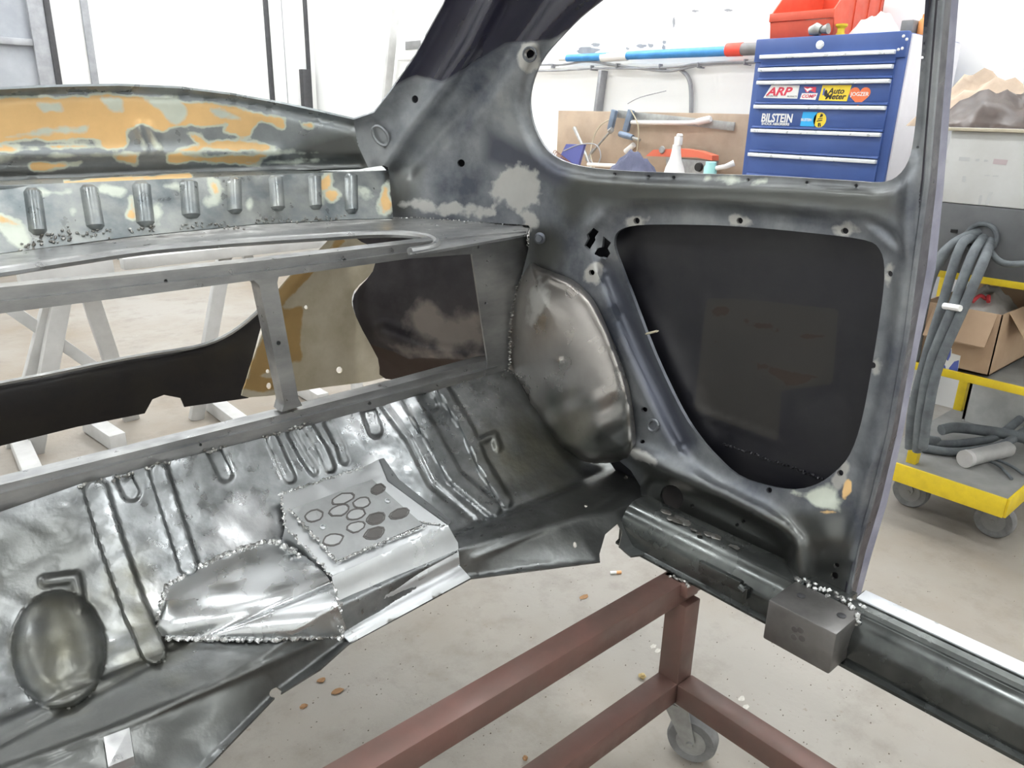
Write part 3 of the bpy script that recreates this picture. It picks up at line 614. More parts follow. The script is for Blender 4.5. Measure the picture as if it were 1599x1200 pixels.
# inspection cover box
S_tp = plane([0, -.43, 1], .44 - .43 * .85); S_fp = plane([0, 1, -.75], .79 - .75 * .365)
TPL = [(439, 770), (569, 729), (591, 718), (605, 752), (699, 821), (518, 902), (445, 823)]
add_panel('cover_box_top', BODY, M_zinc, TPL, [], S_tp, step=6, thick=.003)
FPL = [(518, 901), (699, 820), (715, 848), (718, 884), (735, 903), (547, 1005), (533, 990), (523, 930)]
add_panel('cover_box_front', BODY, M_zinc, FPL, [], S_fp, step=5, thick=.003, relief=lambda p: .010 * bump(p, [(518, 901), (699, 820)], 26) - .010 * bump(p, [(533, 982), (718, 884)], 8))
def side(name, pa, pb, sa, sb):
    A = sa(np.array(pa)); B = sb(np.array(pb)); n_ = len(A)
    add(name, (np.vstack([A, B, A + [.002, 0, 0], B + [.002, 0, 0]]), [(i, i + 1, n_ + i + 1, n_ + i) for i in range(n_ - 1)] + [(2 * n_ + i, 3 * n_ + i, 3 * n_ + i + 1, 2 * n_ + i + 1) for i in range(n_ - 1)]), M_zinc, BODY)
side('cover_box_side', [(445, 823), (480, 860), (518, 902)], [(440, 845), (482, 890), (522, 930)], S_tp, S_pan)
side('cover_box_side', [(591, 718), (605, 752), (699, 821)], [(598, 716), (622, 750), (704, 815)], S_tp, S_pan)
CP = [(455, 796), (581, 749), (660, 819), (526, 876)]
S_cp = plane([0, -.43, 1], .44 - .43 * .85 + .004)
CPO = add_panel('cover_plate', BODY, M_plate, CP, [ell(504, 824, 3.2), ell(605, 783, 3.2)], S_cp, step=10, thick=.005)
M_mark = mat('burnt_ring_mark', (.11, .105, .10), .6, .5, var=.05); M_markl = mat('weld_through_mark', (.40, .41, .41), .45, .8, var=.06)
for i, (mx, my, rx, ry, a_) in enumerate([(490, 806, 16, 10, 0), (535, 779, 20, 9, 0), (565, 785, 15, 9, 0), (530, 797, 18, 9, 0), (556, 803, 16, 9, 0), (587, 810, 16, 10, 1), (556, 823, 15, 9, 0), (585, 833, 18, 10, 1), (520, 843, 17, 10, 0), (624, 802, 17, 9, 1), (590, 764, 12, 8, 1)]):
    o_ = [(x + random.uniform(-1.5, 1.5), y + random.uniform(-1, 1)) for x, y in ell(mx, my, rx, ry, -.3, 12)]
    i_ = [(mx + (x - mx) * .84, my + (y - my) * .80) for x, y in o_]
    sf = plane([0, -.43, 1], .44 - .43 * .85 + .0048)
    add('burn_mark', panel(o_, [i_], sf, step=7, thick=.0008, hstep=7)[0], M_mark, CPO)
    add('burn_centre', panel([(mx + (x - mx) * .8, my + (y - my) * .76) for x, y in o_], [], sf, step=7, thick=.0008)[0], M_mark if a_ else M_markl, CPO)
for mx, my in ((504, 824), (605, 783)):
    V = S_cp([(mx, my)])[0]; add('stud', lathe([(.0045, 0), (.0045, .002), (.0028, .003), (.0028, -.004)], 12, orient(V, (0, -.39, .92))), M_zinc, CPO)
add('weld_bead', cat_(weld([(526, 878), (600, 846), (664, 821)], S_cp, .0035, 2.5, 1.5), weld([(453, 796), (488, 836), (526, 878)], S_cp, .0035, 2.5, 2.0), weld([(439, 772), (445, 823), (480, 858), (518, 902), (530, 960), (534, 995)], S_tp, .0032, 3, 2), weld([(437, 772), (569, 729)], S_tp, .003, 3, 1.5), weld([(655, 815), (699, 822)], S_tp, .003, 3, 1)),
    M_weld, BODY, kind='stuff', label='bright weld beads framing the cover plate')

# heater channel and sill
def extrude_y(prof, y0, y1, n_=20):
    V = []; k = len(prof)
    ys = np.linspace(y0, y1, n_)
    for y in ys: V += [(x, y, z) for x, z in prof]
    Fc = [(i * k + j, i * k + j + 1, (i + 1) * k + j + 1, (i + 1) * k + j) for i in range(n_ - 1) for j in range(k - 1)]
    Fc += [(i * k + k - 1, i * k, (i + 1) * k, (i + 1) * k + k - 1) for i in range(n_ - 1)] + [tuple(range(k))[::-1], tuple((n_ - 1) * k + j for j in range(k))]
    return V, Fc
tubep = [(.914, .358), (.914, .362), (.921, .365), (.9215, .385), (.927, .404), (.938, .419), (.953, .427), (.970, .428), (.99, .426), (.99, .358)]
add('heater_channel', extrude_y(tubep, .36, .738), M_sill, BODY)
sillp = [(.912, .357), (.912, .362), (.920, .365), (.917, .385), (.921, .405), (.930, .421), (.938, .428), (.944, .428), (.947, .433), (.958, .434), (.960, .430), (.966, .430), (.968, .434), (.990, .434), (.990, .357)]
add('sill', extrude_y(sillp, -.9, .352), M_sill, BODY)
add('sill_tread', box((.963, -.9, .4335), (.990, .350, .4365), .001), M_alu, BODY, label='bright bare metal tread strip along the sill')
add('step_plate', cat_(box((.9185, .50, .383), (.9265, .575, .402), .002), tube([(.917, .49, .392), (.917, .50, .396)], .005, 8), box((.915, .485, .380), (.924, .493, .398), .001)), M_sill, BODY)
JB = add('jack_box', box((.872, .332, .366), (.945, .430, .430), .003), mat('raw_plate_steel', (.22, .215, .21), .48, .8, scale=14, col2=(.15, .145, .14), bump_s=.05), BODY, label='square raw steel box welded to the sill at the pillar foot')
for yy in (.405, .347): add('screw_head', lathe([(.006, 0), (.006, .002), (.003, .003)], 12, orient((.915, yy, .429), (0, 0, 1))), M_dark, JB)
for dy, dz in ((0, 0), (.011, -.004), (.004, .011), (.012, .008)): add('burn_mark', lathe([(.0048, 0), (.0044, .0006)], 12, orient((.8721, .375 + dy, .398 + dz), (-1, 0, 0))), M_mark, JB)
add('weld_bead', cat_(*[blob((.93 + .001 * random.uniform(-2, 2), .331 + random.uniform(-.002, .002), .362 + .07 * i / 16), .004) for i in range(17)], *[blob((.945 + random.uniform(-.006, .012), .335 + i * .005, .432), .004) for i in range(20)]), M_weld, BODY, kind='stuff', label='weld bead joining the jack box to the sill')
SPT = [(random.uniform(.945, .965), random.uniform(.53, .69)) for _ in range(14)]
add('weld_bead', cat_(*[blob((x, y, .4285), random.uniform(.004, .008), (1, 1.6, .25)) for x, y in SPT]), M_spat, BODY, kind='stuff', label='shiny spot welds along the heater channel')

# engine bay seen through the frame
add_panel('engine_side_plate', BODY, M_beige, smooth_poly([(524, 368), (490, 398), (434, 452), (410, 520), (384, 598), (388, 621), (500, 606), (600, 590), (592, 560), (554, 490), (553, 455), (582, 424), (584, 388), (566, 368)], 3), [ell(530, 578, 5), ell(418, 580, 3), ell(420, 603, 4, 5), ell(478, 480, 3)], plane([0, 1, 0], 1.46), step=6, thick=.004,
    relief=lambda p: .012 * bump(p, [(530, 380), (470, 430), (425, 490)], 10) + .005 * flat(p, [(440, 485), (470, 482), (474, 560)], 3, 2), masks=dict(orange=maskpoly([[(530, 372), (434, 452), (384, 598), (470, 560), (472, 480), (440, 480), (540, 376)], ell(410, 600, 40, 12)], 30)))
add_panel('wheel_housing', BODY, M_housing, smooth_poly([(560, 350), (556, 372), (584, 390), (582, 424), (553, 460), (556, 495), (590, 560), (602, 592), (700, 590), (800, 570), (800, 360)], 3), [], shell(.06), step=6, thick=.004,
    relief=lambda p: .03 * dome(p, 690, 470, 130, 120) + .02 * flat(p, [(600, 520), (660, 545), (760, 560)], 12, 10), masks=dict(
        pale=maskpoly([[(650, 470), (700, 490), (750, 490), (755, 540), (700, 550), (640, 520)], [(620, 545), (755, 560), (755, 572), (640, 556)]], 40), orange=maskpoly([[(575, 535), (640, 560), (700, 560), (760, 568), (760, 600), (590, 600)]], 20)))
add_panel('rear_apron', BODY, M_black, [(-320, 652), (-150, 626), (0, 600), (80, 586), (200, 560), (300, 544), (348, 528), (384, 504), (412, 478), (413, 490), (384, 598), (388, 622), (288, 636), (282, 622), (256, 617), (238, 624), (226, 646), (120, 667), (0, 697), (-320, 770)], [], plane([0, 1, 0], 1.72), step=8, thick=.004,
    relief=lambda p: .012 * bump(p, [(-320, 700), (0, 655), (200, 620), (380, 560)], 40) - .015 * bump(p, [(-320, 652), (0, 602), (200, 562), (348, 530), (412, 480)], 7))
rb = [tuple(v) for v in plane([0, 1, 0], 1.72)(np.array([(-320, 651), (0, 599), (200, 559), (300, 543), (348, 527), (384, 503), (412, 477)]))]
add('apron_edge', tube(curve(rb, 3), .005, 6), M_frame, BODY)
# small fittings on the side panel
def fit(px, off=.004): 
    v = S_shell([px])[0]; d = v - C; return v - d / np.linalg.norm(d) * off
add('bolt', lathe([(.011, 0), (.011, .003), (.007, .005), (.006, .010), (.003, .010)], 14, orient(fit((843, 372)), (-.8, -.5, 0))), M_quarter, BODY)
add('rubber_plug', tube([tuple(fit(q, .010)) for q in ell(594, 212, 10, 17, -.6, 18) + ell(594, 212, 10, 17, -.6, 18)[:1]], .003, 6), M_quarter, BODY)
add('grommet', tube([tuple(fit(q, .003)) for q in ell(1020, 665, 8, 9) + ell(1020, 665, 8, 9)[:1]], .0028, 6), M_quarter, BODY)
add('clip', beam(fit((1008, 522), .002), fit((1028, 517), .002), .006, .004), M_beige, BODY)
add('ring_weld', tube([tuple(fit(q, .003)) for q in ell(827, 85, 10, 11) + ell(827, 85, 10, 11)[:1]], .002, 6), M_quarter, BODY)

# ================================================================ maroon body stand on castors
SX, SY = .927, .600; TW = .040
ST = empty('body_stand', (SX, SY, 0), 'maroon square-tube stand on castors carrying the car body', 'stand')
add('top_beam', beam((SX + .03, .612, .336), (-.45, .612, .336), TW, TW), M_red, ST)
add('leg', beam((SX, SY, .130), (SX, SY, .318), TW, TW, (0, 1, 0)), M_red, ST)
add('leg', beam((-.40, SY, .130), (-.40, SY, .318), TW, TW, (0, 1, 0)), M_red, ST)
add('base_beam', beam((SX + .02, SY, .148), (-.43, SY, .148), TW, TW), M_red, ST)
add('base_beam', beam((SX, SY - .02, .148), (SX, -.75, .148), TW, TW), M_red, ST)
add('base_beam', beam((-.40, SY - .02, .148), (-.40, -.75, .148), TW, TW), M_red, ST)
add('leg', beam((SX, -.73, .13), (SX, -.73, .352), TW, TW, (0, 1, 0)), M_red, ST)
add('leg', beam((-.40, -.73, .13), (-.40, -.73, .352), TW, TW, (0, 1, 0)), M_red, ST)
add('support_pad', beam((SX, SY - .02, .345), (SX, SY + .03, .345), .045, .022), M_red, ST)
add('weld_bead', cat_(*[blob((SX - .02 + .006 * random.random(), SY - .02 + i * .004, .357 + .001 * random.random()), .003) for i in range(10)]), M_spat, ST, kind='stuff')
def castor(parent, x, y, ztop, r, w, trail=(.012, -.03), m1=M_castor):
    tx, ty = trail; d = Vector((tx, ty, 0)).normalized(); s = Vector((-d.y, d.x, 0)); ax = Vector((x + tx, y + ty, r))
    c_ = add('castor', cat_(box((x - .03, y - .03, ztop - .004), (x + .03, y + .03, ztop), .0015), lathe([(.018, ztop - .016), (.022, ztop - .010), (.018, ztop - .004)], 16, Matrix.Translation((x, y, 0))),
        *[prism([(-.022, ztop - .016), (.022, ztop - .016), (.040, r + .006), (.034, r - .010), (.022, r - .008)], .003, Matrix((Vector((*d.xy, 0)), Vector((0, 0, 1)), s)).transposed().to_4x4().__class__(
            [[d.x, 0, s.x, x + s.x * q], [d.y, 0, s.y, y + s.y * q], [0, 1, 0, 0], [0, 0, 0, 1]])) for q in (-w / 2 - .006, w / 2 + .003)]), m1, parent)
    add('wheel', lathe([(r * .35, -w / 2), (r * .7, -w / 2 + .002), (r * .92, -w / 2), (r, -w * .3), (r, w * .3), (r * .92, w / 2), (r * .7, w / 2 - .002), (r * .35, w / 2)], 28, orient(ax, s)), M_rubber, c_)
    add('hub', lathe([(r * .60, -w / 2 - .0005), (r * .55, w / 2 + .0005)], 20, orient(ax, s)), m1, c_)
    add('axle', lathe([(.006, -w / 2 - .010), (.006, w / 2 + .010)], 10, orient(ax, s)), m1, c_)
    return c_
castor(ST, SX + .012, SY - .005, .128, .043, .030)
castor(ST, -.40, SY, .128, .043, .030); castor(ST, SX, -.70, .128, .043, .030); castor(ST, -.40, -.70, .128, .043, .030)

# ================================================================ white trestles behind the car
def bar(a, b, w=.04, h=.04, up=(0, 0, 1)): return beam(a, b, w, h, up, .002)
T1 = empty('trestle', (.45, 2.62, 0), 'dusty white steel trestle with splayed legs behind the black apron', 'trestle')
g = lambda p, y: tuple(at(p, y=y))
topL = at((110, 425), y=2.55)
add('leg', bar(at((95, 470), y=2.60), (.36, 2.66, .0), .05, .04, (0, 1, 0)), M_stand, T1)
add('leg', bar(at((80, 466), y=2.62), at((8, 700), z=0) + [0.02, 0, 0], .04, .035, (0, 1, 0)), M_stand, T1)
add('leg', bar(at((140, 462), y=2.62), at((205, 655), z=0), .05, .03, (0, 1, 0)), M_stand, T1)
add('brace', bar(at((10, 478), y=2.66), at((150, 575), y=2.64), .035, .02, (0, 1, 0)), M_stand, T1)
add('top_bar', bar(at((30, 440), y=2.58), at((175, 424), y=2.58), .06, .10), M_stand, T1)
T2 = empty('trestle', (.95, 2.60, 0), 'dusty white steel trestle with long level bar behind the beige plate', 'trestle')
add('top_bar', bar(at((190, 412), y=2.56), at((560, 371), y=2.56), .04, .035), M_stand, T2)
add('leg', bar(at((351, 395), y=2.58), at((306, 655), z=0), .045, .03, (0, 1, 0)), M_stand, T2)
add('leg', bar(at((384, 395), y=2.58), at((470, 600), z=0), .03, .03, (0, 1, 0)), M_stand, T2)
add('base_bar', bar(at((330, 628), z=.03), at((378, 664), z=.03), .05, .05), M_stand, T2)
add('base_bar', bar(at((470, 605), z=.03), at((505, 625), z=.03), .045, .05), M_stand, T2)
add('leg', bar(at((540, 380), y=2.58), at((560, 640), z=0), .035, .03, (0, 1, 0)), M_stand, T2)
add('base_bar', bar(at((140, 660), z=.03), at((185, 690), z=.03), .05, .05), M_stand, T1)
add('base_bar', bar(at((30, 690), z=.03), at((60, 760), z=.03), .05, .05), M_stand, T1)

# ================================================================ tool chest
XT = 2.70
def tc(p): return at(p, x=XT)
yL, yR, zT = tc((1183, 62))[1], tc((1420, 60))[1], 1.330
CB = empty('tool_cabinet', ((XT + .23), (yL + yR) / 2, 0), 'blue steel cabinet standing under the drawer chest', 'cabinet')
add('body', box((XT, yR, .10), (XT + .42, yL, .745), .006), M_blue, CB)
for zz in (.12, .33, .54): dr = add('drawer', box((XT - .012, yR + .03, zz), (XT + .01, yL - .03, zz + .19), .004), M_blue, CB); add('handle', box((XT - .026, yR + .04, zz + .165), (XT - .010, yL - .04, zz + .185), .003), M_alu, dr)
for a_ in (.06, -.06):
    for b_ in (.06, .36): castor(CB, XT + b_, (yR + .06) if a_ > 0 else (yL - .06), .10, .035, .025, (0.01, -.02))
TCH = empty('tool_chest', (XT + .21, (yL + yR) / 2, .746), 'blue drawer chest with bright handles and stickers', 'tool chest')
add('body', box((XT, yR, .747), (XT + .42, yL, zT), .006), M_blue, TCH)
add('side_panel', box((XT + .012, yR - .006, .755), (XT + .41, yR + .002, zT - .004), .002), mat('pale_lavender_panel', (.78, .77, .82), .5, var=.03), TCH, label='pale lavender side panel')
add('lid_front', box((XT - .010, yR, zT - .075), (XT + .012, yL, zT + .004), .005), M_blue, TCH)
lk = add('lock', lathe([(.014, 0), (.014, .004), (.009, .007)], 18, orient((XT - .010, (yL + yR) / 2 + .02, tc((1291, 70))[2]), (-1, 0, 0))), M_alu, TCH)
for q in ((1410, 57), (1415, 62), (1402, 78), (1408, 76)):
    v = tc(q); add('rivet', lathe([(.005, 0), (.003, .003)], 10, orient((XT - .010, v[1] - .006, v[2]), (-1, 0, 0))), M_white, TCH)
hz = [tc((1191, 90))[2], tc((1188, 110))[2], tc((1186, 130))[2], tc((1181, 167))[2], tc((1176, 204))[2], tc((1170, 241))[2], tc((1165, 277))[2]]
DR = []
for i, z_ in enumerate(hz):
    z0 = (hz[i + 1] + .008) if i < 6 else .757
    d_ = add('drawer', cat_(box((XT - .008, yR + .028, z0 + .010), (XT + .01, yL - .028, z_ + .008), .003), prism([(0, 0), (-.014, .003), (-.010, .010), (0, .012)], yL - yR - .056, Matrix(((1, 0, 0, XT), (0, 0, -1, yL - .028), (0, 1, 0, z0), (0, 0, 0, 1))))), M_blue, TCH)
    add('handle', box((XT - .024, yR + .030, z_ - .006), (XT - .006, yL - .030, z_ + .007), .002), M_alu, d_); DR.append(d_)
# stickers: local x runs towards -y (to the right), local y up
def smat(px, off=.0085):
    v = tc(px); return Matrix(((0, 0, -1, XT - off), (-1, 0, 0, v[1]), (0, 1, 0, v[2]), (0, 0, 0, 1)))
def pc(c, n_, r=.5): return mat(n_, c, r, 0, var=0.0)
P_w, P_r, P_y, P_k, P_o, P_c, P_b = pc((.88, .88, .86), 'print_white'), pc((.70, .05, .09), 'print_red'), pc((.90, .68, .05), 'print_yellow'), pc((.03, .025, .02), 'print_black'), pc((.86, .20, .07), 'print_orange'), pc((.03, .42, .85), 'print_cyan'), pc((.10, .14, .45), 'print_blue')
PXM = abs(tc((1300, 150))[1] - tc((1200, 150))[1]) / 100       # metres per pixel across the drawer front
def sticker(px, poly, m, label):
    return add('sticker', prism([(x * PXM, y * PXM) for x, y in poly], .0006, smat(px)), m, TCH, label=label, smooth=False)
def letter(st, s, px, size, m, **k): return add('lettering', text_mesh(s, size * PXM, smat(px, .0093), **k), m, st, smooth=False)
s1 = sticker((1194, 153), [(0, 0), (55, -1), (56, 17), (11, 18)], P_w, 'white slanted sticker with red letters')
letter(s1, 'ARP', (1199, 149), 15.5, P_r, shear=.3, bold=.0012, xs=1.36)
letter(s1, 'AUTOMOTIVE', (1198, 151.5), 3, P_k, xs=1.0); letter(s1, 'PRODUCTS', (1231, 152), 3, P_k, xs=1.0)
s2 = sticker((1251, 155), [(0, 0), (24, -1), (26, 8), (2, 8)], P_w, 'small white sticker with red letters'); letter(s2, 'COMP', (1253, 153), 6.5, P_r, shear=.3, bold=.0003, xs=1.15)
s3 = sticker((1256, 145), [(0, 8), (4, 1), (8, 0), (9, 3), (19, 0), (19, 7.5)], P_r, 'small red and white wing-shaped sticker')
add('print', prism([(x * PXM, y * PXM) for x, y in [(0, 7), (6, 5), (10, 6.5), (14, 5), (9, 3), (6, .8), (5, 3)]], .0008, smat((1256, 145))), P_w, s3, smooth=False)
s4 = sticker((1280, 157), [(0, 0), (41.5, -1), (45, 20), (3, 20)], P_y, 'yellow sticker with black letters')
letter(s4, 'Auto', (1295, 146.5), 10.5, P_k, shear=.25, bold=.0007, xs=1.05); letter(s4, 'Meter', (1290, 155), 10.5, P_k, shear=.25, bold=.0007, xs=1.12)
add('print', prism([(x * PXM, y * PXM) for x, y in [(0, 0), (2.5, 0), (3, 9), (.5, 9)]], .0008, smat((1286, 149))), P_b, s4, smooth=False)
add('print', prism([(x * PXM, y * PXM) for x, y in ell(0, 0, 2.4, 4.6)], .0008, smat((1291.5, 146))), P_k, s4, smooth=False)
heart = [(16 * math.sin(t) ** 3 * .92, (13 * math.cos(t) - 5 * math.cos(2 * t) - 2 * math.cos(3 * t) - math.cos(4 * t)) * .86) for t in [i * math.pi / 16 for i in range(32)]]
s5 = sticker((1344, 149), heart, P_o, 'orange heart sticker with pale letters'); letter(s5, 'JOGZER', (1344, 150), 7, P_w, bold=.0003, xs=1.0, align='CENTER')
l1 = add('sticker', text_mesh('BILSTEIN', 16.5 * PXM, smat((1190, 190), .0088), bold=.0011, xs=.80, shear=.05), P_w, TCH, smooth=False, label='white cut-out lettering on the drawer')
letter(l1, 'SHOCK ABSORBERS', (1191, 195), 5, P_w, bold=.0003, xs=1.03)
s6 = sticker((1251, 197), [(0, 0), (22, 0), (24, 19.5), (2, 19.5)], P_c, 'cyan square sticker with white letters'); letter(s6, 'BILSTEIN', (1252.5, 189), 5.2, P_w, bold=.0003, xs=.82)
s7 = sticker((1282, 187.5), ell(0, 0, 9.6, 10.2, 0, 28), P_y, 'round yellow sticker with a black shock absorber drawing')
add('print', cat_(*[prism([(x * PXM, y * PXM) for x, y in q], .0009, smat((1282, 187.5))) for q in ([(-1.5, -9), (0.5, -9.5), (.8, -4), (-2, -4)], [(1.2, -9.3), (3.4, -8.6), (2, -4), (1, -4)], [(-4, -2.5), (4, -1), (4, .5), (-4, -1)], [(-3.5, .3), (4, 1.8), (4, 3), (-3, 1.8)], [(-1, 3), (3.4, 4.5), (4, 7), (1.5, 8.6), (0, 7)])]), P_k, s7, smooth=False)

# red bin and clutter on top of the chest
ZT = zT + .0045
bx0, by0 = XT + .07, tc((1288, 40))[1]; by1 = tc((1190, 40))[1]
RB = empty('storage_bin', (bx0 + .12, (by0 + by1) / 2, ZT), 'red open-front plastic storage bin on the blue chest', 'storage bin')
bm_ = cat_(box((bx0, by0, ZT), (bx0 + .34, by1, ZT + .006), .002), prism([(0, 0), (.34, 0), (.34, .20), (.10, .20), (-.02, .085), (-.02, .06)], .005, Matrix(((1, 0, 0, bx0), (0, 0, -1, by0 + .005), (0, 1, 0, ZT), (0, 0, 0, 1)))),
           prism([(0, 0), (.34, 0), (.34, .20), (.10, .20), (-.02, .085), (-.02, .06)], .005, Matrix(((1, 0, 0, bx0), (0, 0, -1, by1), (0, 1, 0, ZT), (0, 0, 0, 1)))), box((bx0 + .335, by0, ZT), (bx0 + .34, by1, ZT + .2)))
add('tray', bm_, M_redbin, RB, smooth=False)
add('front_lip', cat_(beam((bx0 - .010, by0, ZT + .03), (bx0 - .010, by1, ZT + .03), .006, .06, (-.2, 0, 1), .001), box((bx0 - .026, by0 - .002, ZT + .06), (bx0 - .012, by1 + .002, ZT + .088), .002)), M_redbin, RB)
for xx in (.12, .22, .31): add('side_rib', box((bx0 + xx, by0 - .004, ZT + .006), (bx0 + xx + .006, by0, ZT + .19)), M_redbin, RB)
add('paper_sheet', xform(box((-.05, -.04, 0), (.05, .04, .002)), Matrix.Translation((bx0 + .06, (by0 + by1) / 2 - .02, ZT + .075)) @ Matrix.Rotation(-.5, 4, 'Y') @ Matrix.Rotation(.5, 4, 'Z')), M_white, None, 'white paper scrap lying in the red bin', 'paper')
add('drill_chuck', cat_(tube([(XT + .012, tc((1262, 50))[1], ZT + .018), (XT + .012, tc((1272, 50))[1], ZT + .022), (XT + .012, tc((1279, 50))[1], ZT + .018)], [.014, .022, .016], 12), tube([(XT + .012, tc((1279, 50))[1], ZT + .018), (XT + .012, tc((1290, 50))[1], ZT + .022)], [.010, .018], 10)), M_castor, None, 'small grey drill chuck on the blue chest beside the red bin', 'tool')
add('yellow_reel', lathe([(.012, 0), (.018, .004), (.012, .014), (.012, .026), (.020, .034), (.020, .040)], 18, Matrix.Translation((XT + .07, tc((1297, 50))[1], ZT))), M_yel, None, 'small yellow reel on the blue chest', 'reel')
def sheet_blob(name, c, rx, ry, h, m, label, catg, seed, nx=22, ny=16, group=None):
    r_ = random.Random(seed); V = []; ph = [r_.uniform(0, 6) for _ in range(6)]
    for i in range(nx + 1):
        for j in range(ny + 1):
            u = -1 + 2 * i / nx; v = -1 + 2 * j / ny
            # map the square to a disc
            X_ = u * math.sqrt(1 - v * v / 2); Y_ = v * math.sqrt(1 - u * u / 2); rr = min(1, math.hypot(X_, Y_))
            z = h * (1 - rr ** 2.2) * (1 + .22 * math.sin(5 * u + ph[0]) * math.sin(4 * v + ph[1]) + .12 * math.sin(11 * u + ph[2] + 5 * v) + .08 * math.sin(17 * v + ph[3] - 6 * u))
            V.append((c[0] + X_ * rx * (1 + .06 * math.sin(9 * v + ph[4])), c[1] + Y_ * ry * (1 + .06 * math.sin(8 * u + ph[5])), c[2] + max(z, .0015)))
    m_ = ny + 1; Fc = [(i * m_ + j, i * m_ + j + 1, (i + 1) * m_ + j + 1, (i + 1) * m_ + j) for i in range(nx) for j in range(ny)]
    n_ = len(V); V += [(x, y, c[2] + .0004) for x, y, z in V]
    Fc += [(n_ + a, n_ + d, n_ + c_, n_ + b) for a, b, c_, d in Fc]
    rim = [i * m_ for i in range(nx + 1)] + [nx * m_ + j for j in range(1, ny + 1)] + [i * m_ + ny for i in range(nx - 1, -1, -1)] + [j for j in range(ny - 1, 0, -1)]
    Fc += [(rim[k], rim[(k + 1) % len(rim)], n_ + rim[(k + 1) % len(rim)], n_ + rim[k]) for k in range(len(rim))]
    return add(name, (V, Fc), m, None, label, catg, group, angle=60)
M_bag = mat('thin_white_plastic', (.70, .71, .70), .35, 0, var=.10, scale=20)
sheet_blob('plastic_bag', (XT + .12, tc((1340, 45))[1], ZT), .08, .085, .062, M_bag, 'crumpled pale plastic bag on the blue chest', 'plastic bag', 3)
add('grey_case', box((XT + .16, tc((1391, 45))[1], ZT), (XT + .24, tc((1371, 45))[1], ZT + .05), .004), M_grey, None, 'small grey box on the blue chest beside the bag', 'box')
add('spray_can', lathe([(.017, 0), (.018, .004), (.018, .045), (.012, .055), (.009, .056), (.009, .068)], 16, Matrix.Translation((XT + .20, tc((1400, 45))[1], ZT))), pc((.80, .32, .10), 'can_orange'), None, 'small orange can on the blue chest', 'can')

# ================================================================ bench, backboard and what lies on it
XB = 3.10
bl = at((872, 172), x=XB); br = at((1163, 182), x=XB)
ZB = .800
WB = empty('workbench', (2.82, 2.5, 0), 'workbench against the white wall beside the blue chest', 'workbench')
add('worktop', box((2.50, 1.76, ZB - .04), (3.13, 3.5, ZB), .004), M_brown, WB)
for x_ in (2.55, 3.08):
    for y_ in (1.82, 3.44): add('leg', beam((x_, y_, 0), (x_, y_, ZB - .04), .05, .05, (1, 0, 0)), M_stand, WB)
add('apron_rail', box((2.52, 1.80, ZB - .10), (2.54, 3.46, ZB - .04)), M_stand, WB)
add('backboard', box((XB, br[1] - .12, ZB), (XB + .018, bl[1], (bl[2] + br[2]) / 2 + .004), .002), M_brown, None, 'brown hardboard backboard standing on the workbench', 'board')
add('steel_flat_bar', beam(at((965, 178), x=XB - .02), at((1147, 198), x=XB - .012), .006, .036, (0, 0, 1), .001), M_castor, None, 'long grey flat bar leaning across the backboard', 'bar')
add('torque_wrench', tube(curve([at((986, 191), x=XB - .035), at((1060, 192), x=XB - .035), at((1085, 191), x=XB - .035), at((1100, 188), x=XB - .035), at((1110, 186), x=XB - .035)], 3), [.010] * 7 + [.016] * 5 + [.012] * 1, 10), M_white, None, 'white long-handled wrench hung on the backboard', 'wrench')
M_clamp = mat('blue_grey_enamel', (.20, .26, .35), .5, .2, scale=30)
for a_, b_, c_, d_, lb in ((960, 172, 953, 203, 'blue-grey bar clamp hooked on the backboard, jaw pointing down'), (986, 172, 977, 205, 'blue-grey bar clamp on the backboard with a round grip')):
    k = empty('bar_clamp', at((c_, d_), x=XB - .05), lb, 'clamp')
    add('jaw', beam(at((a_, b_), x=XB - .04), at((c_, d_), x=XB - .04), .03, .022, (1, 0, 0), .003), M_clamp, k)
    if a_ < 970: add('screw', tube([at((955, 203), x=XB - .045), at((930, 232), x=XB - .045), at((915, 250), x=XB - .045)], .006, 8), M_castor, k); add('swivel_pad', lathe([(.014, -.01), (.016, 0), (.014, .012)], 14, orient(at((954, 204), x=XB - .05), (-.5, .3, .5))), M_castor, k)
    else: add('grip', tube([at((968, 209), x=XB - .05), at((975, 211), x=XB - .05), at((988, 215), x=XB - .05)], [.014, .016, .013], 12), M_clamp, k); add('screw', tube([at((988, 215), x=XB - .05), at((999, 219), x=XB - .05)], .008, 8), M_castor, k)
add('steel_rod', tube([at((897, 200), x=XB - .04), at((909, 226), x=XB - .1), (XB - .12, at((922, 262), x=XB - .12)[1], ZB + .008)], [.010, .007, .007], 8), M_castor, None, 'dull steel rod leaning on the backboard beside the sketchbook', 'rod')
add('wire', tube(curve([at((980, 162), x=XB - .03), at((1000, 152), x=XB - .03), at((1040, 142), x=XB - .03)], 4), .0022, 6), M_strip, None, 'thin stiff wire sticking up above the backboard', 'wire')
add('wire', tube(curve([at((958, 184), x=XB - .03), at((940, 194), x=XB - .03), at((928, 212), x=XB - .04), at((922, 240), x=XB - .06), at((928, 262), x=XB - .1)], 5), .003, 6), M_beige, None, 'thin bent beige wire in front of the backboard', 'wire')
add('wire', tube(curve([at((985, 172), x=XB - .05), at((996, 195), x=XB - .06), at((996, 225), x=XB - .06), at((992, 245), x=XB - .05)], 5), .003, 6), M_beige, None, 'thin beige wire hanging over the round-grip clamp', 'wire')
add('cable_coil', tube(curve([at((880, 236), x=2.9), at((905, 226), x=2.9), at((930, 226), x=2.9), at((938, 244), x=2.9), at((930, 258), x=2.9), at((920, 246), x=2.9), at((926, 232), x=2.9)], 6), .003, 6), M_strip, None, 'thin dark cable coil beside the blue sketchbook', 'cable')
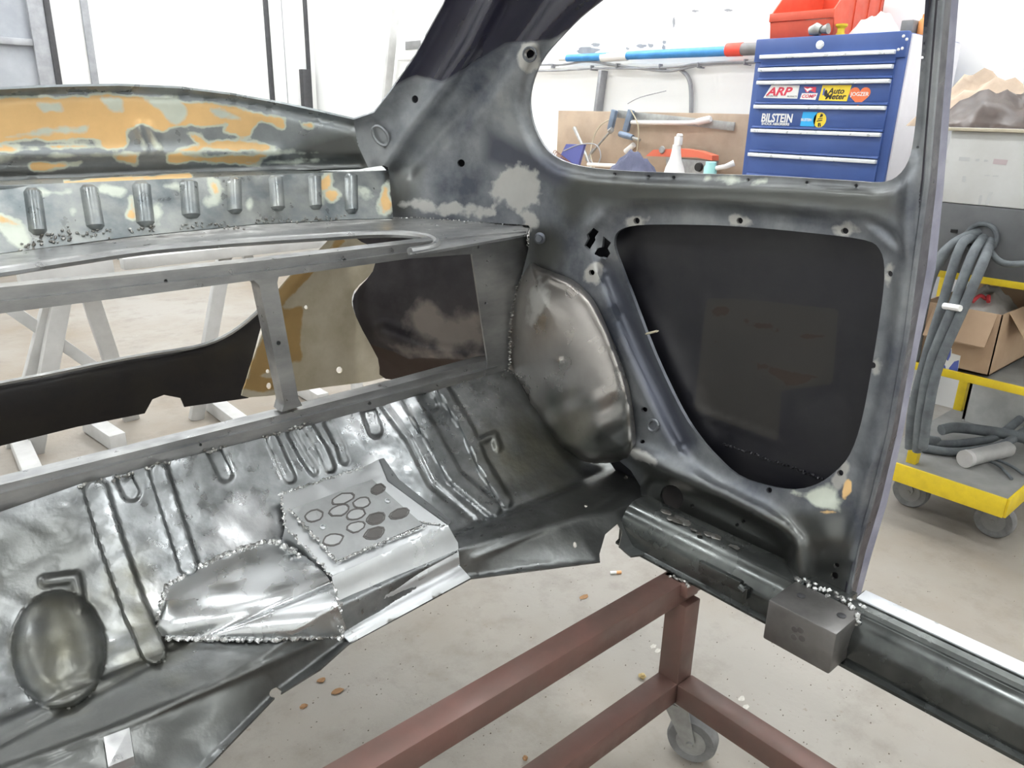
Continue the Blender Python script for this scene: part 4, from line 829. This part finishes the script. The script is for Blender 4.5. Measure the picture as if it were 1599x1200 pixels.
SB = empty('sketchbook', at((895, 255), x=2.86), 'blue spiral-bound book propped on the workbench', 'book')
cv = [at(q, x=2.9) for q in ((884, 225), (912, 226), (900, 268), (868, 258))]
add('cover', cat_(([tuple(v) for v in cv] + [tuple(v + np.array([.02, .004, 0])) for v in cv], [(0, 1, 2, 3), (7, 6, 5, 4), (0, 4, 5, 1), (1, 5, 6, 2), (2, 6, 7, 3), (3, 7, 4, 0)])), pc((.10, .12, .36), 'book_blue'), SB, smooth=False)
for i in range(11):
    p = np.array([868 + i * 2.6, 240 + i * 2.1]); v = at(p, x=2.89); add('coil', tube([tuple(v + np.array([.012 * math.cos(t) - .004, .004 * math.sin(t * .5), .016 * math.sin(t)])) for t in [k * math.pi / 5 for k in range(9)]], .0022, 5), mat('copper_wire', (.30, .17, .13), .4, .5), SB)
sheet_blob('cloth', (2.80, at((988, 260), x=2.80)[1], ZB), .07, .14, .10, mat('navy_cloth', (.11, .12, .19), .9, scale=20), 'dark blue cloth heaped on the workbench', 'cloth', 9)
add('white_tube', tube([at((918, 257), x=2.86), at((962, 259), x=2.86)], .009, 10), M_white, None, 'white plastic tube lying beside the blue cloth', 'tube')
add('paper_roll', tube([at((977, 237), x=XB - .0145), at((990, 226), x=XB - .0145)], .014, 12), M_white, None, 'short white roll in front of the backboard', 'roll')
SL = empty('tool_case', (2.95, at((1060, 250), x=2.95)[1], ZB), 'grey tool case with orange-red lid on the workbench', 'tool case')
pl = [at(q, x=2.97) for q in ((1008, 244), (1020, 234), (1062, 232), (1090, 236), (1112, 243), (1112, 251), (1088, 246))]
def poly_slab(pts, off):
    n_ = len(pts); V = [tuple(p) for p in pts] + [tuple(np.array(p) + np.array(off)) for p in pts]
    return V, [tuple(range(n_)), tuple(range(n_, 2 * n_))[::-1]] + [(i, n_ + i, n_ + (i + 1) % n_, (i + 1) % n_) for i in range(n_)]
add('lid', poly_slab(pl, (.05, 0, 0)), pc((.70, .16, .09), 'tray_red'), SL, smooth=False)
pb_ = [at(q, x=2.97) for q in ((1040, 246), (1110, 252), (1106, 272), (1040, 272))]
add('case', poly_slab(pb_, (.06, 0, 0)), M_castor, SL, smooth=False)
add('knob', lathe([(.020, 0), (.018, .012)], 18, orient(at((1092, 261), x=2.968), (-1, 0, 0))), M_black_p, SL)
add('magnet', lathe([(.017, 0), (.015, .006)], 18, orient(at((1034, 234), x=2.968), (-1, 0, 0))), M_castor, SL)
# white spray funnel
vf = at((1054, 272), x=2.80); fz = lambda yy: at((1056, yy), x=2.80)[2]
FN = empty('pump_bottle', (vf[0], vf[1], ZB), 'white plastic pump bottle with flared foot on the workbench', 'bottle')
add('body', lathe([(.052, 0), (.050, ZB * 0 + .004), (.040, max(.02, fz(262) - ZB)), (.026, fz(250) - ZB), (.020, fz(238) - ZB), (.017, fz(226) - ZB)], 22, Matrix.Translation((vf[0], vf[1] + .004, ZB))), M_white, FN)
add('neck', xform(box((-.012, -.015, fz(227)), (.012, .015, fz(213)), .004), Matrix.Translation((vf[0], vf[1] - .002, 0))), M_white, FN)
add('spout', lathe([(.012, 0), (.014, .004), (.010, .012)], 14, Matrix.Translation((vf[0], vf[1] - .006, fz(213)))), M_white, FN)
vt = at((1109, 268), x=2.80)
add('turquoise_pot', lathe([(.024, 0), (.026, .005), (.027, .068), (.022, .076), (.022, .088), (.020, .090)], 20, Matrix.Translation((vt[0], vt[1], ZB))), pc((.38, .75, .72), 'turquoise_plastic'), None, 'turquoise plastic pot on the workbench', 'pot')
add('brush', cat_(tube([tuple(np.array([2.80, at((1118, 268), x=2.8)[1], ZB + .066])), tuple(np.array([2.80, at((1132, 262), x=2.8)[1], ZB + .074])), tuple(np.array([2.82, at((1142, 256), x=2.8)[1], ZB + .090]))], [.009, .010, .013], 10)), M_white, None, 'white tapered brush handle beside the turquoise pot', 'brush')

# wall pipes, cables and the blue level
XW = 3.2
def wl(p, off=.02): return tuple(at(p, x=XW - off))
add('conduit', cat_(tube(curve([wl((700, 106)), wl((845, 108)), wl((950, 104)), wl((1060, 102)), wl((1180, 96)), wl((1460, 84))], 3), .012, 10)), M_white, None, 'white conduit pipe running along the white wall', 'pipe')
add('wall_cable', tube(curve([wl((700, 103), .04), wl((845, 101), .04), wl((880, 101), .04), wl((915, 96), .04), wl((950, 100), .04), wl((990, 106), .04), wl((1040, 111), .04), wl((1068, 107), .04), wl((1100, 101), .04), wl((1180, 97), .04), wl((1460, 88), .04)], 5), .006, 8), M_strip, None, 'slack grey cable sagging along the white conduit', 'cable')
add('wall_cable', tube(curve([wl((700, 110), .045), wl((845, 111), .045), wl((930, 107), .045), wl((1000, 107), .045), wl((1060, 104), .045), wl((1120, 98), .045), wl((1460, 92), .045)], 5), .005, 8), M_strip, None, 'straight grey cable under the slack one on the wall', 'cable')
add('wall_cable', tube(curve([wl((1062, 108)), wl((1074, 120)), wl((1079, 140)), wl((1079, 182)), wl((1078, 210))], 6), .010, 8), M_strip, None, 'grey cable dropping down behind the backboard', 'cable')
for i, (px_, py_) in enumerate(((862, 103), (923, 106), (963, 103), (1030, 104), (1090, 102), (1163, 97))):
    v = at((px_, py_), x=XW - .05); add('cable_clip', box((v[0] - .006, v[1] - .003, v[2] - .012), (XW, v[1] + .003, v[2] + .012), .001), M_strip, None, 'small grey clip holding cables on the wall', 'clip', 'cable clips along the conduit')
LV_ = empty('blue_pole', at((1000, 85), x=XW - .06), 'blue pole with white label and red end lying above the conduit', 'pole')
add('pole', tube([wl((886, 91), .045), wl((1136, 80), .045)], [.018, .021], 14), M_bluep, LV_)
add('end_cap', tube([wl((874, 92), .045), wl((887, 91), .045)], [.012, .014], 12), M_white, LV_)
add('label_sleeve', tube([wl((940, 90), .045), wl((980, 87.5), .045)], .0215, 14), M_white, LV_)
add('red_collar', tube([wl((1136, 78), .045), wl((1160, 77), .045)], .028, 14), pc((.85, .08, .05), 'collar_red'), LV_)
add('grey_cap', tube([wl((1160, 77), .045), wl((1186, 76), .045)], .026, 14), M_grey, LV_)
add('wall_bracket', beam(wl((942, 110), .03), wl((931, 195), .03), .02, .05, (1, 0, 0), .002), M_strip, None, 'grey steel upright behind the backboard', 'post')
# bare patches where the wall paint has peeled
for (px_, py_, rx, ry) in ((916, 79, 18, 5), (930, 70, 7, 3), (1002, 72, 8, 3), (1016, 71, 4, 3), (1036, 74, 3, 4), (1037, 66, 3, 3), (980, 76, 3, 2), (1052, 35, 2, 8), (1085, 17, 6, 2), (1137, 16, 6, 2)):
    o_ = [(x + random.uniform(-.25, .25) * rx, y + random.uniform(-.3, .3) * ry) for x, y in ell(px_, py_, rx, ry, 0, 14)]
    add('bare_patch', panel(o_, [], plane([1, 0, 0], XW - .0008), step=6, thick=.0006)[0], M_strip, WALL_R, smooth=False)
# grey post and switch box near the corner
add('wall_post', beam(wl((617, 12), .06), wl((590, 290), .06), .03, .06, (1, 0, 0), .003), M_stand, None, 'tall grey strip leaning in the wall corner', 'post')
SWB = empty('switch_box', wl((650, 70), .05), 'white switch box with grey name plate on the wall', 'switch box')
a_, b_ = at((624, 95), x=XW - .08), at((672, 44), x=XW - .08)
add('case', box((XW - .10, b_[1], a_[2]), (XW, a_[1], b_[2]), .006), M_white, SWB)
a_, b_ = at((634, 78), x=XW - .10), at((657, 63), x=XW - .10)
add('name_plate', box((XW - .106, b_[1], a_[2]), (XW - .100, a_[1], b_[2]), .001), M_grey, SWB)

# ================================================================ yellow trolley, welding set, box and hoses
XD = 2.10
TR = empty('trolley', (2.42, .62, 0), 'yellow-edged steel trolley with dusty deck and shelves', 'trolley')
ya, yb = .455, .80
DK = add('deck', box((XD, ya, .150), (2.78, yb, .166), .002), M_dust, TR)
def yband(name, lo, hi, parent): 
    V, Fc = box(lo, hi, .001); V = np.array(V); return add(name, (V, Fc), M_yel, parent)
yband('deck_edge', (XD - .006, ya, .115), (XD + .002, yb, .168), TR)
yband('deck_edge', (XD, ya - .006, .115), (2.78, ya, .168), TR)
yband('shelf_edge', (XD + .02, ya, .432), (XD + .03, .80, .452), TR)
yband('shelf_edge', (XD + .02, ya - .004, .432), (2.78, ya + .004, .452), TR)
add('shelf', box((XD + .03, ya, .436), (2.78, .80, .444)), M_dust, TR)
for x_, y_, zt__ in ((XD + .04, .705, .436), (2.76, .775, .676), (2.76, ya - .08, .676), (XD + .24, .785, .676), (2.70, .785, .676)): yband('post', (x_ - .013, y_ - .013, .166), (x_ + .013, y_ + .013, zt__), TR)
yband('shelf_edge', (XD + .10, ya - .10, .672), (XD + .112, .80, .690), TR)
add('shelf', box((XD + .11, ya - .10, .676), (2.78, .80, .684)), M_dust, TR)
castor(TR, 2.22, .745, .115, .050, .032, (.0, -.028), M_dust); castor(TR, 2.22, .525, .115, .050, .032, (.0, -.028), M_dust)
castor(TR, 2.70, .745, .115, .050, .032, (.0, -.028), M_dust); castor(TR, 2.70, .525, .115, .050, .032, (.0, -.028), M_dust)
add('panel_box', cat_(box((2.60, .47, .1665), (2.72, .74, .172)), box((2.60, .47, .172), (2.608, .74, .40)), box((2.712, .47, .172), (2.72, .74, .40)), box((2.60, .47, .172), (2.72, .478, .40)), box((2.60, .732, .172), (2.72, .74, .40))), mat('pale_grey_panel', (.50, .51, .50), .6), None, 'pale grey panel box on the trolley deck', 'box', smooth=False)
# welding set
WM = empty('welding_machine', (2.5, .52, .6845), 'white and dark grey welding machine on the yellow trolley', 'welding machine')
zb_ = at((1540, 322), x=2.20)[2]; zt_ = at((1540, 206), x=2.20)[2]
add('lower_case', box((2.20, .25, .6845), (2.75, .80, zb_), .006), mat('dark_grey_case', (.12, .125, .13), .5), WM)
add('upper_case', box((2.20, .25, zb_), (2.75, .80, zt_), .004), mat('dusty_white_case', (.60, .61, .60), .6, scale=6, col2=(.52, .52, .50)), WM)
add('top_sheet', box((2.185, .24, zt_), (2.76, .815, zt_ + .008), .002), M_beige, WM)
add('cable_ring', tube([tuple(np.array([2.195, at((1533, 372), x=2.2)[1] + .036 * math.cos(t), at((1533, 372), x=2.2)[2] + .036 * math.sin(t)])) for t in [2 * math.pi * i / 20 for i in range(21)]], .006, 8), M_hose, WM)
v = at((1490, 361), x=2.2); add('slot', box((2.197, v[1] - .008, v[2] - .004), (2.203, v[1] + .008, v[2] + .004)), M_hole, WM)
def wmp(q, m_, n_='faded_print'):
    pts = [at(p, x=2.1995) for p in q]; add(n_, poly_slab(pts, (.001, 0, 0)), m_, WM, smooth=False)
PF = pc((.50, .42, .43), 'faded_red'); PG = pc((.50, .51, .51), 'faded_grey')
wmp([(1552, 248), (1574, 250), (1571, 258), (1550, 256)], PF); wmp([(1498, 245), (1515, 246), (1514, 252), (1497, 251)], PG); wmp([(1503, 275), (1508, 275), (1507, 285), (1502, 284)], PG); wmp([(1524, 248), (1530, 248), (1529, 252), (1523, 252)], PG); wmp([(1537, 249), (1543, 250), (1542, 253), (1536, 253)], PG)
wmp([(1538, 273), (1546, 273), (1545, 275), (1537, 275)], PG); wmp([(1550, 274), (1560, 274), (1559, 276), (1550, 276)], PG); wmp([(1530, 305), (1534, 305), (1531, 320), (1527, 320)], PG); wmp([(1545, 300), (1551, 300), (1543, 320), (1538, 320)], PG)
sheet_blob('leather_sheet', (2.40, at((1552, 200), x=2.40)[1], zt_ + .0085), .14, .16, .085, mat('brown_leather', (.085, .06, .05), .4, scale=14, col2=(.05, .035, .03)), 'brown leather sheet heaped on the welding machine', 'leather', 21)
sheet_blob('wrapping_paper', (2.64, at((1552, 200), x=2.64)[1] + .04, zt_ + .0085), .09, .20, .13, mat('tan_paper', (.55, .43, .33), .8, scale=10), 'crumpled tan paper behind the leather on the welding machine', 'paper', 33)
# cardboard box
xb0, xb1, yb0, yb1, zb0, zb1 = 2.150, 2.50, .575, .765, .4525, .612
BX = empty('cardboard_box', ((xb0 + xb1) / 2, (yb0 + yb1) / 2, zb0), 'open brown cardboard box with white rags on the trolley shelf', 'box')
add('wall', cat_(box((xb0, yb0, zb0), (xb1, yb1, zb0 + .003)), box((xb0, yb0, zb0), (xb0 + .003, yb1, zb1)), box((xb1 - .003, yb0, zb0), (xb1, yb1, zb1 + .03)), box((xb0, yb0, zb0), (xb1, yb0 + .003, zb1)), box((xb0, yb1 - .003, zb0), (xb1, yb1, zb1))), M_card, BX, smooth=False)
def flap(a, b, out, l, t=.003):
    a = np.array(a); b = np.array(b); o = np.array(out) * l
    return poly_slab([a, b, b + o, a + o], (0, 0, -t))
add('flap', flap((xb0, yb0 + .012, zb1), (xb0, yb1 - .03, zb1), (-.42, .02, -.90), .088), M_card, BX, smooth=False)
add('flap', flap((xb0 + .05, yb0, zb1), (xb1, yb0, zb1), (.05, -.6, -.8), .08), M_card, BX, smooth=False)
add('flap', flap((xb1, yb0, zb1 + .03), (xb1, yb1, zb1 + .03), (.3, 0, .95), .05), M_card, BX, smooth=False)
add('flap', flap((xb0, yb1, zb1), (xb1, yb1, zb1), (0, .15, -.99), .06), M_card, BX, smooth=False)
v0 = at((1462, 588), x=xb0 - .001); v1 = at((1497, 556), x=xb0 - .001)
lab = add('tape_label', poly_slab([at(q, x=xb0 - .0012) for q in ((1461, 585), (1466, 552), (1474, 541), (1486, 544), (1486, 552), (1500, 556), (1493, 592))], (.001, 0, 0)), P_w, BX, smooth=False, label='white tape with blue round logos')
for q in ([(1473, 546), (1478, 544), (1485, 546), (1484, 556), (1480, 564), (1475, 558)], [(1466, 570), (1470, 564), (1476, 572), (1478, 587), (1465, 585)], [(1482, 575), (1490, 565), (1497, 563), (1494, 590), (1481, 588)]):
    add('print', poly_slab([at(p, x=xb0 - .0022) for p in q], (.001, 0, 0)), P_b, lab, smooth=False)
sheet_blob('rag', ((xb0 + xb1) / 2, (yb0 + yb1) / 2, zb1 - .040), .15, .085, .058, mat('white_rag', (.66, .64, .61), .9, scale=15), 'white rags filling the cardboard box', 'rag', 5)
add('red_cable', tube(curve([(2.22, .67, zb1 + .006), (2.24, .662, zb1 + .022), (2.26, .652, zb1 + .012), (2.25, .645, zb1 + .022), (2.235, .638, zb1 + .010)], 4), .005, 8), pc((.62, .06, .07), 'cable_red'), None, 'short red cable loop on the rags in the box', 'cable')
# hoses
HS = empty('hose_bundle', (2.10, .70, .17), 'bundle of dusty grey welding hoses drooping from the machine', 'hose bundle')
c0 = at((1533, 372), x=2.195)
def hose(pts, r, parent=HS): add('hose', tube(curve(pts, 6), r, 10), M_hose, parent)
rows = [((1500, 385, 2.11), (1470, 480, 2.07), (1445, 560, 2.05), (1425, 640, 2.06), (1420, 700, 2.08)), ((1518, 400, 2.09), (1488, 480, 2.05), (1452, 570, 2.03), (1437, 650, 2.04), (1432, 705, 2.06)), ((1535, 410, 2.08), (1505, 480, 2.05), (1466, 570, 2.03), (1450, 640, 2.03), (1441, 700, 2.05)),
        ((1490, 380, 2.14), (1466, 410, 2.12), (1452, 440, 2.12), (1440, 490, 2.12), (1428, 560, 2.14)), ((1480, 388, 2.17), (1455, 425, 2.16), (1440, 460, 2.16), (1425, 520, 2.16), (1412, 600, 2.18))]
for i, rw in enumerate(rows):
    p0 = c0 + np.array([.01, (.018, 0, -.018, .015, .02)[i], (-.005, .0, -.006, .012, .014)[i]])
    hose([tuple(p0)] + [tuple(at(q[:2], x=q[2])) for q in rw], .012 if i < 3 else .0125)
add('cable_tie', tube([tuple(at((1474, 478), x=2.045)), tuple(at((1500, 482), x=2.03))], .008, 8), M_white, HS)
hose([tuple(at((1537, 375), x=2.19)), tuple(at((1560, 408), x=2.14)), tuple(at((1600, 412), x=2.14)), tuple(at((1680, 400), x=2.14))], .008)
DH = empty('deck_hose', (2.2, .6, .17), 'dusty grey hoses lying across the trolley deck', 'hose')
zd = .180
hose([tuple(at((1470, 672), z=zd + .03)), tuple(at((1490, 668), z=zd + .035)), tuple(at((1530, 672), z=zd + .03)), tuple(at((1580, 680), z=zd + .03)), tuple(at((1620, 690), z=zd + .03))], .016, DH)
hose([tuple(at((1436, 690), z=zd)), tuple(at((1470, 694), z=zd)), tuple(at((1520, 690), z=zd)), tuple(at((1560, 680), z=zd + .02)), tuple(at((1610, 640), z=zd + .05))], .012, DH)
hose([tuple(at((1440, 700), z=zd)), tuple(at((1490, 706), z=zd)), tuple(at((1545, 700), z=zd)), tuple(at((1575, 690), z=zd + .02)), tuple(at((1625, 655), z=zd + .05))], .012, DH)
add('hose_sleeve', tube([tuple(at((1432, 692), z=zd + .004)), tuple(at((1445, 690), z=zd + .006)), tuple(at((1465, 690), z=zd + .004))], [.018, .020, .014], 12), M_hose, DH)
TH = empty('steel_cylinder', (2.2, .5, .167), 'dusty grey cylinder with round cap lying on the trolley deck', 'cylinder')
p0 = at((1512, 716), z=.192); p1 = at((1580, 700), z=.192)
add('barrel', tube([tuple(p0), tuple(p0 + (p1 - p0) * .1), tuple(p0 + (p1 - p0) * .9), tuple(p1)], [.0235, .0225, .0225, .012], 20), mat('dusty_pale_metal', (.42, .42, .41), .6, .2), TH)
add('cap', tube([tuple(p0 - (p1 - p0) * .08), tuple(p0)], .0245, 20), mat('pale_cap', (.52, .51, .50), .6), TH)
hose([tuple(at((1535, 716), z=.176)), tuple(at((1560, 728), z=.174)), tuple(at((1580, 748), z=.172))], .004, TH); hose([tuple(at((1545, 714), z=.176)), tuple(at((1575, 726), z=.174)), tuple(at((1600, 742), z=.172))], .004, TH)

# ================================================================ litter on the floor
CB_ = empty('cigarette_butt', at((961, 895), z=.004), 'cigarette butt with orange filter on the concrete', 'cigarette butt')
pa, pb = at((953, 895), z=.004), at((970, 894), z=.004)
add('paper', tube([tuple(pa), tuple(pa + (pb - pa) * .55)], .004, 10), M_white, CB_); add('filter', tube([tuple(pa + (pb - pa) * .55), tuple(pb)], .0041, 10), pc((.75, .40, .18), 'filter_orange'), CB_)
M_crumb = mat('yellow_foam', (.58, .44, .20), .9, scale=60); M_stone = mat('beige_stone', (.42, .36, .27), .9, scale=50); M_rust = mat('rust_flake', (.34, .19, .09), .9, scale=60)
def lump(name, px, r, m_, label, catg, sq=(1, 1, .75), group=None):
    bm = bmesh.new(); bmesh.ops.create_icosphere(bm, subdivisions=2, radius=1); rr = random.Random(int(px[0])); f = [rr.uniform(1, 3) for _ in range(6)]
    v0 = at(px, z=0); V = []
    for v in bm.verts:
        k = 1 + .22 * math.sin(f[0] * 3 * v.co.x + f[1]) * math.sin(f[2] * 3 * v.co.y) + .15 * math.sin(f[3] * 4 * v.co.z + f[4])
        V.append((v0[0] + v.co.x * r * sq[0] * k, v0[1] + v.co.y * r * sq[1] * k, v.co.z * r * sq[2] * k))
    Fc = [tuple(v.index for v in f_.verts) for f_ in bm.faces]; bm.free(); V = np.array(V); V[:, 2] -= V[:, 2].min(); return add(name, (V, Fc), m_, None, label, catg, group, smooth=False)
lump('stone', (980, 984), .013, M_stone, 'largest beige stone lump on the concrete beside the stand', 'stone')
lump('foam_crumb', (895, 1019), .006, M_crumb, 'yellow foam crumb between the beige stone and the top beam', 'crumb')
lump('foam_crumb', (1003, 1060), .007, M_crumb, 'yellow foam crumb near the foot of the stand leg', 'crumb')
lump('pebble', (1032, 1045), .004, M_stone, 'small grey pebble beside the stand leg', 'pebble'); lump('pebble', (921, 1014), .0035, M_stone, 'small pebble beside a yellow foam crumb', 'pebble')
lump('rust_crumb', (820, 1187), .0045, M_rust, 'orange rust crumb between the two maroon beams', 'crumb')
lump('rust_flakes', (527, 1081), .007, M_rust, 'brown-orange rust flakes under the edge of the floor flange', 'rust flake', (1.6, 1, .25)); lump('rust_flakes', (474, 1104), .006, M_rust, 'flat orange rust flake beside the floor flange', 'rust flake', (1.3, 1, .2)); lump('rust_flakes', (502, 1064), .006, M_rust, 'small dark rust flake beside the floor flange', 'rust flake', (1.3, 1, .3))
lump('rust_flakes', (912, 933), .008, M_rust, 'flat orange stain flake behind the top beam', 'rust flake', (1.5, .8, .08))
M_flake = mat('chalky_flake', (.62, .60, .55), .9, scale=60)
for q in ((1027, 1017), (1020, 1010)): lump('paint_flake', q, .006, M_flake, 'pale paint flake on the concrete beside the stand leg', 'paint flake', (1.3, .8, .1), 'paint flakes beside the leg')
for q in ((1158, 1092), (1165, 1105)): lump('paint_flake', q, .006, M_flake, 'pale paint flake on the concrete beside the castor', 'paint flake', (1.3, .8, .1), 'paint flakes beside the castor')
sp = []
for _ in range(420):
    q = (random.uniform(420, 1330), random.uniform(850, 1200)) if random.random() < .8 else (random.uniform(1100, 1599), random.uniform(850, 1200)); v0 = at(q, z=0)
    sp.append(blob((v0[0], v0[1], .0008), random.uniform(.0005, .0014), (1.4, 1, .6)))
add('floor_grit', cat_(*sp), mat('dark_grit', (.14, .11, .09), .9), None, 'fine dark grit scattered over the concrete', 'grit', kind='stuff')
